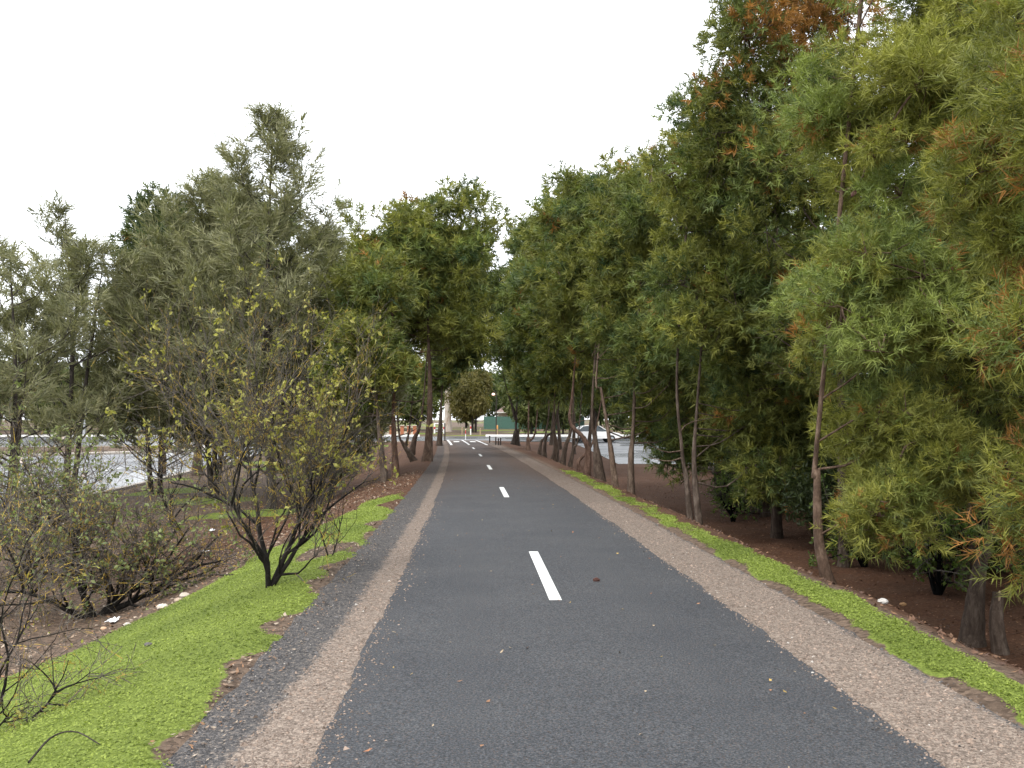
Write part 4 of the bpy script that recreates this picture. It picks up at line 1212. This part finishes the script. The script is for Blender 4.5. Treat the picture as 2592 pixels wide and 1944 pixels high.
def post(name, label, px, Y, h, r, mat, sides=10, group=None, capm=None, caph=0.12, shape='round', roundtop=False):
    x = X_at(px, Y); z = float(gz(x, Y)) if Y < 86 or Y > 103 else float(gz0(x, Y))
    root = empty(name, (x, Y, z), label, 'post', group); o = np.array(root.location)
    mb = MB(); tube(mb, [(x, Y, z - 0.2), (x, Y, z + h * 0.95), (x, Y, z + h)], [r, r, r * (0.75)], sides)
    mb.build('shaft', mat, root, origin=o)
    mb = MB(); tube(mb, [(x, Y, z + h - caph), (x, Y, z + h - caph * 0.2), (x, Y, z + h + 0.015)], [r * 1.1, r * 1.1, r * 0.6], sides)
    mb.build('cap', capm or mat, root, origin=o)
    return root
post('timber_post', 'tall thin black post beside the box marking at the path end', 1126, 82, 1.55, 0.06, M['dark_timber'])
for px, Y, h, lb in ((1239.5, 75, 0.58, 'dark timber bollard standing apart next to the box marking'), (1255, 68.5, 0.58, 'tallest dark timber bollard of the close trio beside the path end'), (1261.5, 67.5, 0.5, 'middle dark timber bollard of the close trio'), (1267, 67.5, 0.5, 'dark timber bollard of the close trio next to the pine row')):
    post('bollard', lb, px, Y, h, 0.05, M['dark_timber'], group='timber bollards at the crossing')
post('marker_post', 'red topped thin white marker post in line with the path centre', 1178.5, 88.6, 1.0, 0.035, M['white_paint'], capm=M['red_paint'], caph=0.42)
post('marker_post', 'red and white striped marker post under the pepper tree', 1191.5, 110, 1.05, 0.07, M['white_paint'], capm=M['red_paint'], caph=0.35)
post('timber_post', 'pale timber post at the verge with orange painted top', 1259, 108, 1.15, 0.09, M['pale_timber'], capm=M['orange_paint'], caph=0.4)
post('timber_post', 'pale grey timber post beside the gum tree', 1170, 112, 0.8, 0.09, M['pale_timber'])
post('timber_post', 'short pale timber post on the verge below the green fence', 1216, 109, 0.75, 0.09, M['pale_timber'])

def lamp():
    Y = 108.0; x = X_at(1256, Y); z = float(gz(x, Y)); c = at(1249, 998, Y)
    root = empty('street_lamp', (x, Y, z), 'small glowing pinkish street lamp seen through the branches', 'lamp'); o = np.array(root.location)
    mb = MB(); tube(mb, spline([(x, Y, z - 0.2), (x, Y, c.z * 0.6), (x, Y, c.z + 0.1), (c.x, Y, c.z + 0.28)], 16), np.linspace(0.07, 0.03, 16), 8); mb.build('pole', M['dark_timber'], root, origin=o)
    mb = MB()
    V, F, cc = scatter_stones(np.array([[c.x, Y, c.z]]), np.array([0.16]), np.array([[1, 1, 1.0]]), np.random.default_rng(1))
    n = 10
    ring = []
    for k in range(7):
        ph = -math.pi / 2 + math.pi * k / 6
        ring.append((c.x, Y, c.z + math.sin(ph) * 0.15))
    tube(mb, ring, [max(0.01, math.cos(-math.pi / 2 + math.pi * k / 6) * 0.19) for k in range(7)], 12); mb.build('globe', M['lamp_glow'], root, smooth=True, origin=o)
lamp()

def utility_pole():
    Y = 95.0; c = at(219, 690, Y); x = c.x; z = float(gz(x, 104.5))
    root = empty('utility_pole', (x, 104.5, z), 'grey utility pole with a single crossarm behind the feathery sheoak', 'pole'); o = np.array(root.location)
    c = at(219, 690, 104.5); x = c.x
    root.location = (x, 104.5, z); o = np.array(root.location)
    mb = MB(); box(mb, (x - 0.2, 104.35, z - 0.3), (x + 0.2, 104.65, c.z + 0.25)); mb.build('pole', M['grey_metal'], root, origin=o)
    e = at(266, 693, 104.5)
    mb = MB(); box(mb, (x - 0.35, 104.2, c.z - 0.02), (e.x, 104.34, c.z + 0.14)); ar = mb.build('crossarm', M['dark_timber'], root, origin=o)
    for f in (0.35, 0.65, 0.95):
        xi = x + (e.x - x) * f
        mb = MB(); tube(mb, [(xi, 104.27, c.z + 0.143), (xi, 104.27, c.z + 0.26), (xi, 104.27, c.z + 0.34)], [0.05, 0.07, 0.03], 8); mb.build('insulator', M['white_paint'], ar, origin=o)
utility_pole()

# ------------------------------------------------------------------ parked cars
def car(label, x, y, rot, paint, group=None):
    z = max(float(gz(x, y)), float(gz0(x, y)) + 0.015 if in_road(np.array(x), np.array(y)) else -99)
    root = empty('parked_car', (x, y, z), label, 'car', group); root.rotation_euler[2] = rot
    prof = [(-2.1, 0.35), (-2.15, 0.62), (-2.05, 0.88), (-1.25, 0.95), (1.15, 0.93), (2.0, 0.78), (2.12, 0.55), (2.05, 0.32)]
    def extrude(pr, w0, w1, mb):
        n = len(pr)
        V = [[a, -w0 if h < 0.8 else -w1, h] for a, h in pr] + [[a, w0 if h < 0.8 else w1, h] for a, h in pr]
        F = []
        for i in range(n):
            j = (i + 1) % n
            F += [[i, j, n + j], [i, n + j, n + i]]
        for i in range(1, n - 1):
            F += [[0, i + 1, i], [n, n + i, n + i + 1]]
        mb.add(V, F)
    mb = MB(); extrude(prof, 0.84, 0.80, mb); mb.build('body', paint, root)
    cab = [(-1.85, 0.935), (-1.25, 1.38), (-0.5, 1.46), (0.2, 1.42), (1.05, 0.935)]
    mb = MB()
    V = [[a, s * (0.78 if h < 1 else 0.62), h] for s in (-1, 1) for a, h in cab]
    F = []
    for i in range(4):
        F += [[i, i + 1, 6 + i], [i, 6 + i, 5 + i]]
    for i in range(1, 4): F += [[0, i + 1, i], [5, 5 + i, 5 + i + 1]]
    mb.add(V, F); mb.build('cabin', M['glass'], root)
    mb = MB(); V = [[a, s * 0.615, h + 0.012] for s in (-1, 1) for a, h in cab[1:4]]
    mb.add(V, [[0, 1, 4], [0, 4, 3], [1, 2, 5], [1, 5, 4]]); mb.build('roof', paint, root)
    for (a0, h0), (a1, h1) in ((cab[0], cab[1]), (cab[3], cab[4]), ((-0.35, 0.935), (-0.4, 1.45))):
        for s in (-1, 1):
            mb = MB(); tube(mb, [(a0, s * 0.79, h0), (a1, s * 0.63, h1)], [0.04, 0.035], 5); mb.build('pillar', paint, root)
    for a in (-1.3, 1.3):
        for s in (-1, 1):
            mb = MB(); tube(mb, [(a, s * 0.66, 0.31), (a, s * 0.86, 0.31)], [0.31, 0.31], 16); wh = mb.build('wheel', M['rubber'], root)
            mb = MB(); tube(mb, [(a, s * 0.78, 0.31), (a, s * 0.868, 0.31)], [0.19, 0.17], 12); mb.build('rim', M['grey_metal'], wh)
    for s in (-1, 1):
        mb = MB(); box(mb, (2.03, s * 0.6 - 0.16, 0.60), (2.12, s * 0.6 + 0.16, 0.74)); mb.build('headlight', M['white_paint'], root)
        mb = MB(); box(mb, (-2.15, s * 0.62 - 0.13, 0.64), (-2.07, s * 0.62 + 0.13, 0.82)); mb.build('tail_light', M['red_paint'], root)
    return root
car('silver car parked on the verge in front of the peach roofed house', X_at(368, 122), 122, R(175), M['silver_paint'])
car('white car parked in the car park beyond the pine row', X_at(1505, 84.5), 84.5, R(10), M['white_paint'])

# ------------------------------------------------------------------ small things
def stone(px, py, size, col, label, seed, name='stone', cat='stone', mat='stone'):
    p = ground_hit(px, py)
    rg = np.random.default_rng(seed)
    u_, v_ = 10, 7
    V = []
    for i in range(v_):
        ph = -math.pi / 2 + math.pi * i / (v_ - 1)
        for j in range(u_):
            th = 2 * math.pi * j / u_
            k = 1 + rg.uniform(-0.12, 0.12)
            V.append([math.cos(th) * math.cos(ph) * size * k, math.sin(th) * math.cos(ph) * size * 0.8 * k, math.sin(ph) * size * 0.55 * k + size * 0.3])
    F = []
    for i in range(v_ - 1):
        for j in range(u_):
            a, b_ = i * u_ + j, i * u_ + (j + 1) % u_
            F += [[a, b_, b_ + u_], [a, b_ + u_, a + u_]]
    mb = MB(); mb.add(np.array(V), F, col)
    o = mb.build(name, M[mat], None)
    o.location = (p.x, p.y, float(gz(p.x, p.y)))
    return tag(o, label, cat)
stone(411, 1541, 0.075, (0.55, 0.48, 0.40), 'rounded cream stone on the soil beside the grass edge', 1)
stone(467, 1512, 0.07, (0.42, 0.36, 0.30), 'flat pale stone in a pair near the black stemmed shrub', 2)
stone(452, 1523, 0.06, (0.36, 0.28, 0.21), 'smaller tan stone touching the flat pale stone', 3)
stone(322, 1584, 0.045, (0.45, 0.4, 0.35), 'little grey stone beside the white rag of litter', 4)
stone(262, 1594, 0.04, (0.5, 0.32, 0.2), 'little orange stone at the foot of the lichen tangle', 5)
stone(2235, 1527, 0.05, (0.42, 0.40, 0.37), 'small white stone in the dim litter under the pines', 6)
stone(2286, 1533, 0.06, (0.35, 0.2, 0.09), 'small orange brown stone in the dim litter under the pines', 7)
stone(375, 1635, 0.035, (0.10, 0.09, 0.09), 'dark pebble sitting in the bright green ground cover', 8)

def scrap(px, py, s, label, seed):
    p = ground_hit(px, py); rg = np.random.default_rng(seed)
    n = 6; V = []
    for i in range(n):
        for j in range(n):
            V.append([(i / (n - 1) - 0.5) * s * 2, (j / (n - 1) - 0.5) * s * 1.2, 0.012 + abs(rg.normal(0, 0.16)) * s])
    F = []
    for i in range(n - 1):
        for j in range(n - 1):
            a = i * n + j
            F += [[a, a + n, a + n + 1], [a, a + n + 1, a + 1]]
    mb = MB(); mb.add(V, F); o = mb.build('paper_scrap', M['paper'])
    sol = o.modifiers.new('thick', 'SOLIDIFY'); sol.thickness = 0.002
    o.location = (p.x, p.y, float(gz(p.x, p.y)) + 0.02); o.rotation_euler[2] = rg.uniform(0, 3)
    return tag(o, label, 'litter')
scrap(285, 1578, 0.11, 'crumpled white scrap at the foot of the lichen tangle', 1)
scrap(520, 1400, 0.10, 'bluish white scrap on the soil behind the tangle of branches', 2)
scrap(536, 1346, 0.11, 'pale blue scrap of litter farther back towards the wet street', 3)
scrap(1085, 1341, 0.05, 'tiny white paper scrap on the gravel edge of the path', 4)

def stick(label, pix, r, seed, name='fallen_stick', lift=0.02, mat='dark_bark'):
    rg = np.random.default_rng(seed); P = []
    for i, (px, py) in enumerate(pix):
        p = ground_hit(px, py, 0.02)
        P.append([p.x, p.y, float(gz(p.x, p.y)) + lift + (0.05 if 0 < i < len(pix) - 1 else 0)])
    S = spline(P, 14); mb = MB(); tube(mb, S, np.linspace(r, r * 0.5, 14), 6, (1, 1, 1), 0.08, rg)
    o = mb.build(name, M[mat], None, True, origin=S[0])
    return tag(o, label, 'stick')
stick('thin dark arched stick lying on the near ground cover', [(72, 1930), (130, 1893), (190, 1880), (252, 1884)], 0.006, 1)
stick('long dark fallen branch lying between the tangle and black stemmed shrub', [(395, 1480), (500, 1467), (590, 1455)], 0.022, 2, 'fallen_branch')

# dark red pine cone on the path
def cone_on_path():
    p = ground_hit(1510, 1493); x, y = p.x, p.y
    mb = MB()
    z = 0.045
    n = 9; t_ = np.linspace(0, 1, n)
    P = np.stack([x - 0.035 + 0.07 * t_, y + 0.0 * t_, z + 0.0 * t_], -1)
    tube(mb, P, 0.022 * np.sin(np.pi * np.clip(t_ * 0.9 + 0.08, 0, 1)) + 0.003, 9, (1, 1, 1), 0.22, np.random.default_rng(5))
    o = mb.build('pine_cone', M['cone_brown'], None, origin=(x, y, z - 0.02))
    tag(o, 'dark red brown pine cone lying alone on the asphalt', 'pine cone')
cone_on_path()

# broken stump under the nearest pines
def stump():
    b = ground_hit(2537, 1655); z = float(gz(b.x, b.y)); rg = np.random.default_rng(9)
    root = empty('tree_stump', (b.x, b.y, z), 'short broken stump with a pale torn end at the foot of the slope', 'stump'); o = np.array(root.location)
    Yd = b.y; top = pt(2528, 1500, Yd)
    mb = MB(); L, rd = trunk_mesh(mb, [(b.x, b.y, z - 0.2), ((b.x + top[0]) / 2 - 0.05, b.y, (z + top[2]) / 2), tuple(top)], 0.105, 0.07, rg, 12, 16, 1.3, (0.9, 0.88, 0.86)); mb.build('trunk', M['pine_bark'], root, True, origin=o)
    mb = MB(); tube(mb, [top + np.array([-0.045, -0.055, -0.20]), top + np.array([-0.03, -0.058, -0.06]), top + np.array([-0.01, -0.04, 0.03])], [0.006, 0.022, 0.010], 7); mb.build('torn_wood', M['pale_timber'], root, origin=o)
stump()
for o in bpy.data.objects:
    if o.type == 'MESH' and o.name.split('.')[0] in ('crown',):
        o['kind'] = 'stuff'
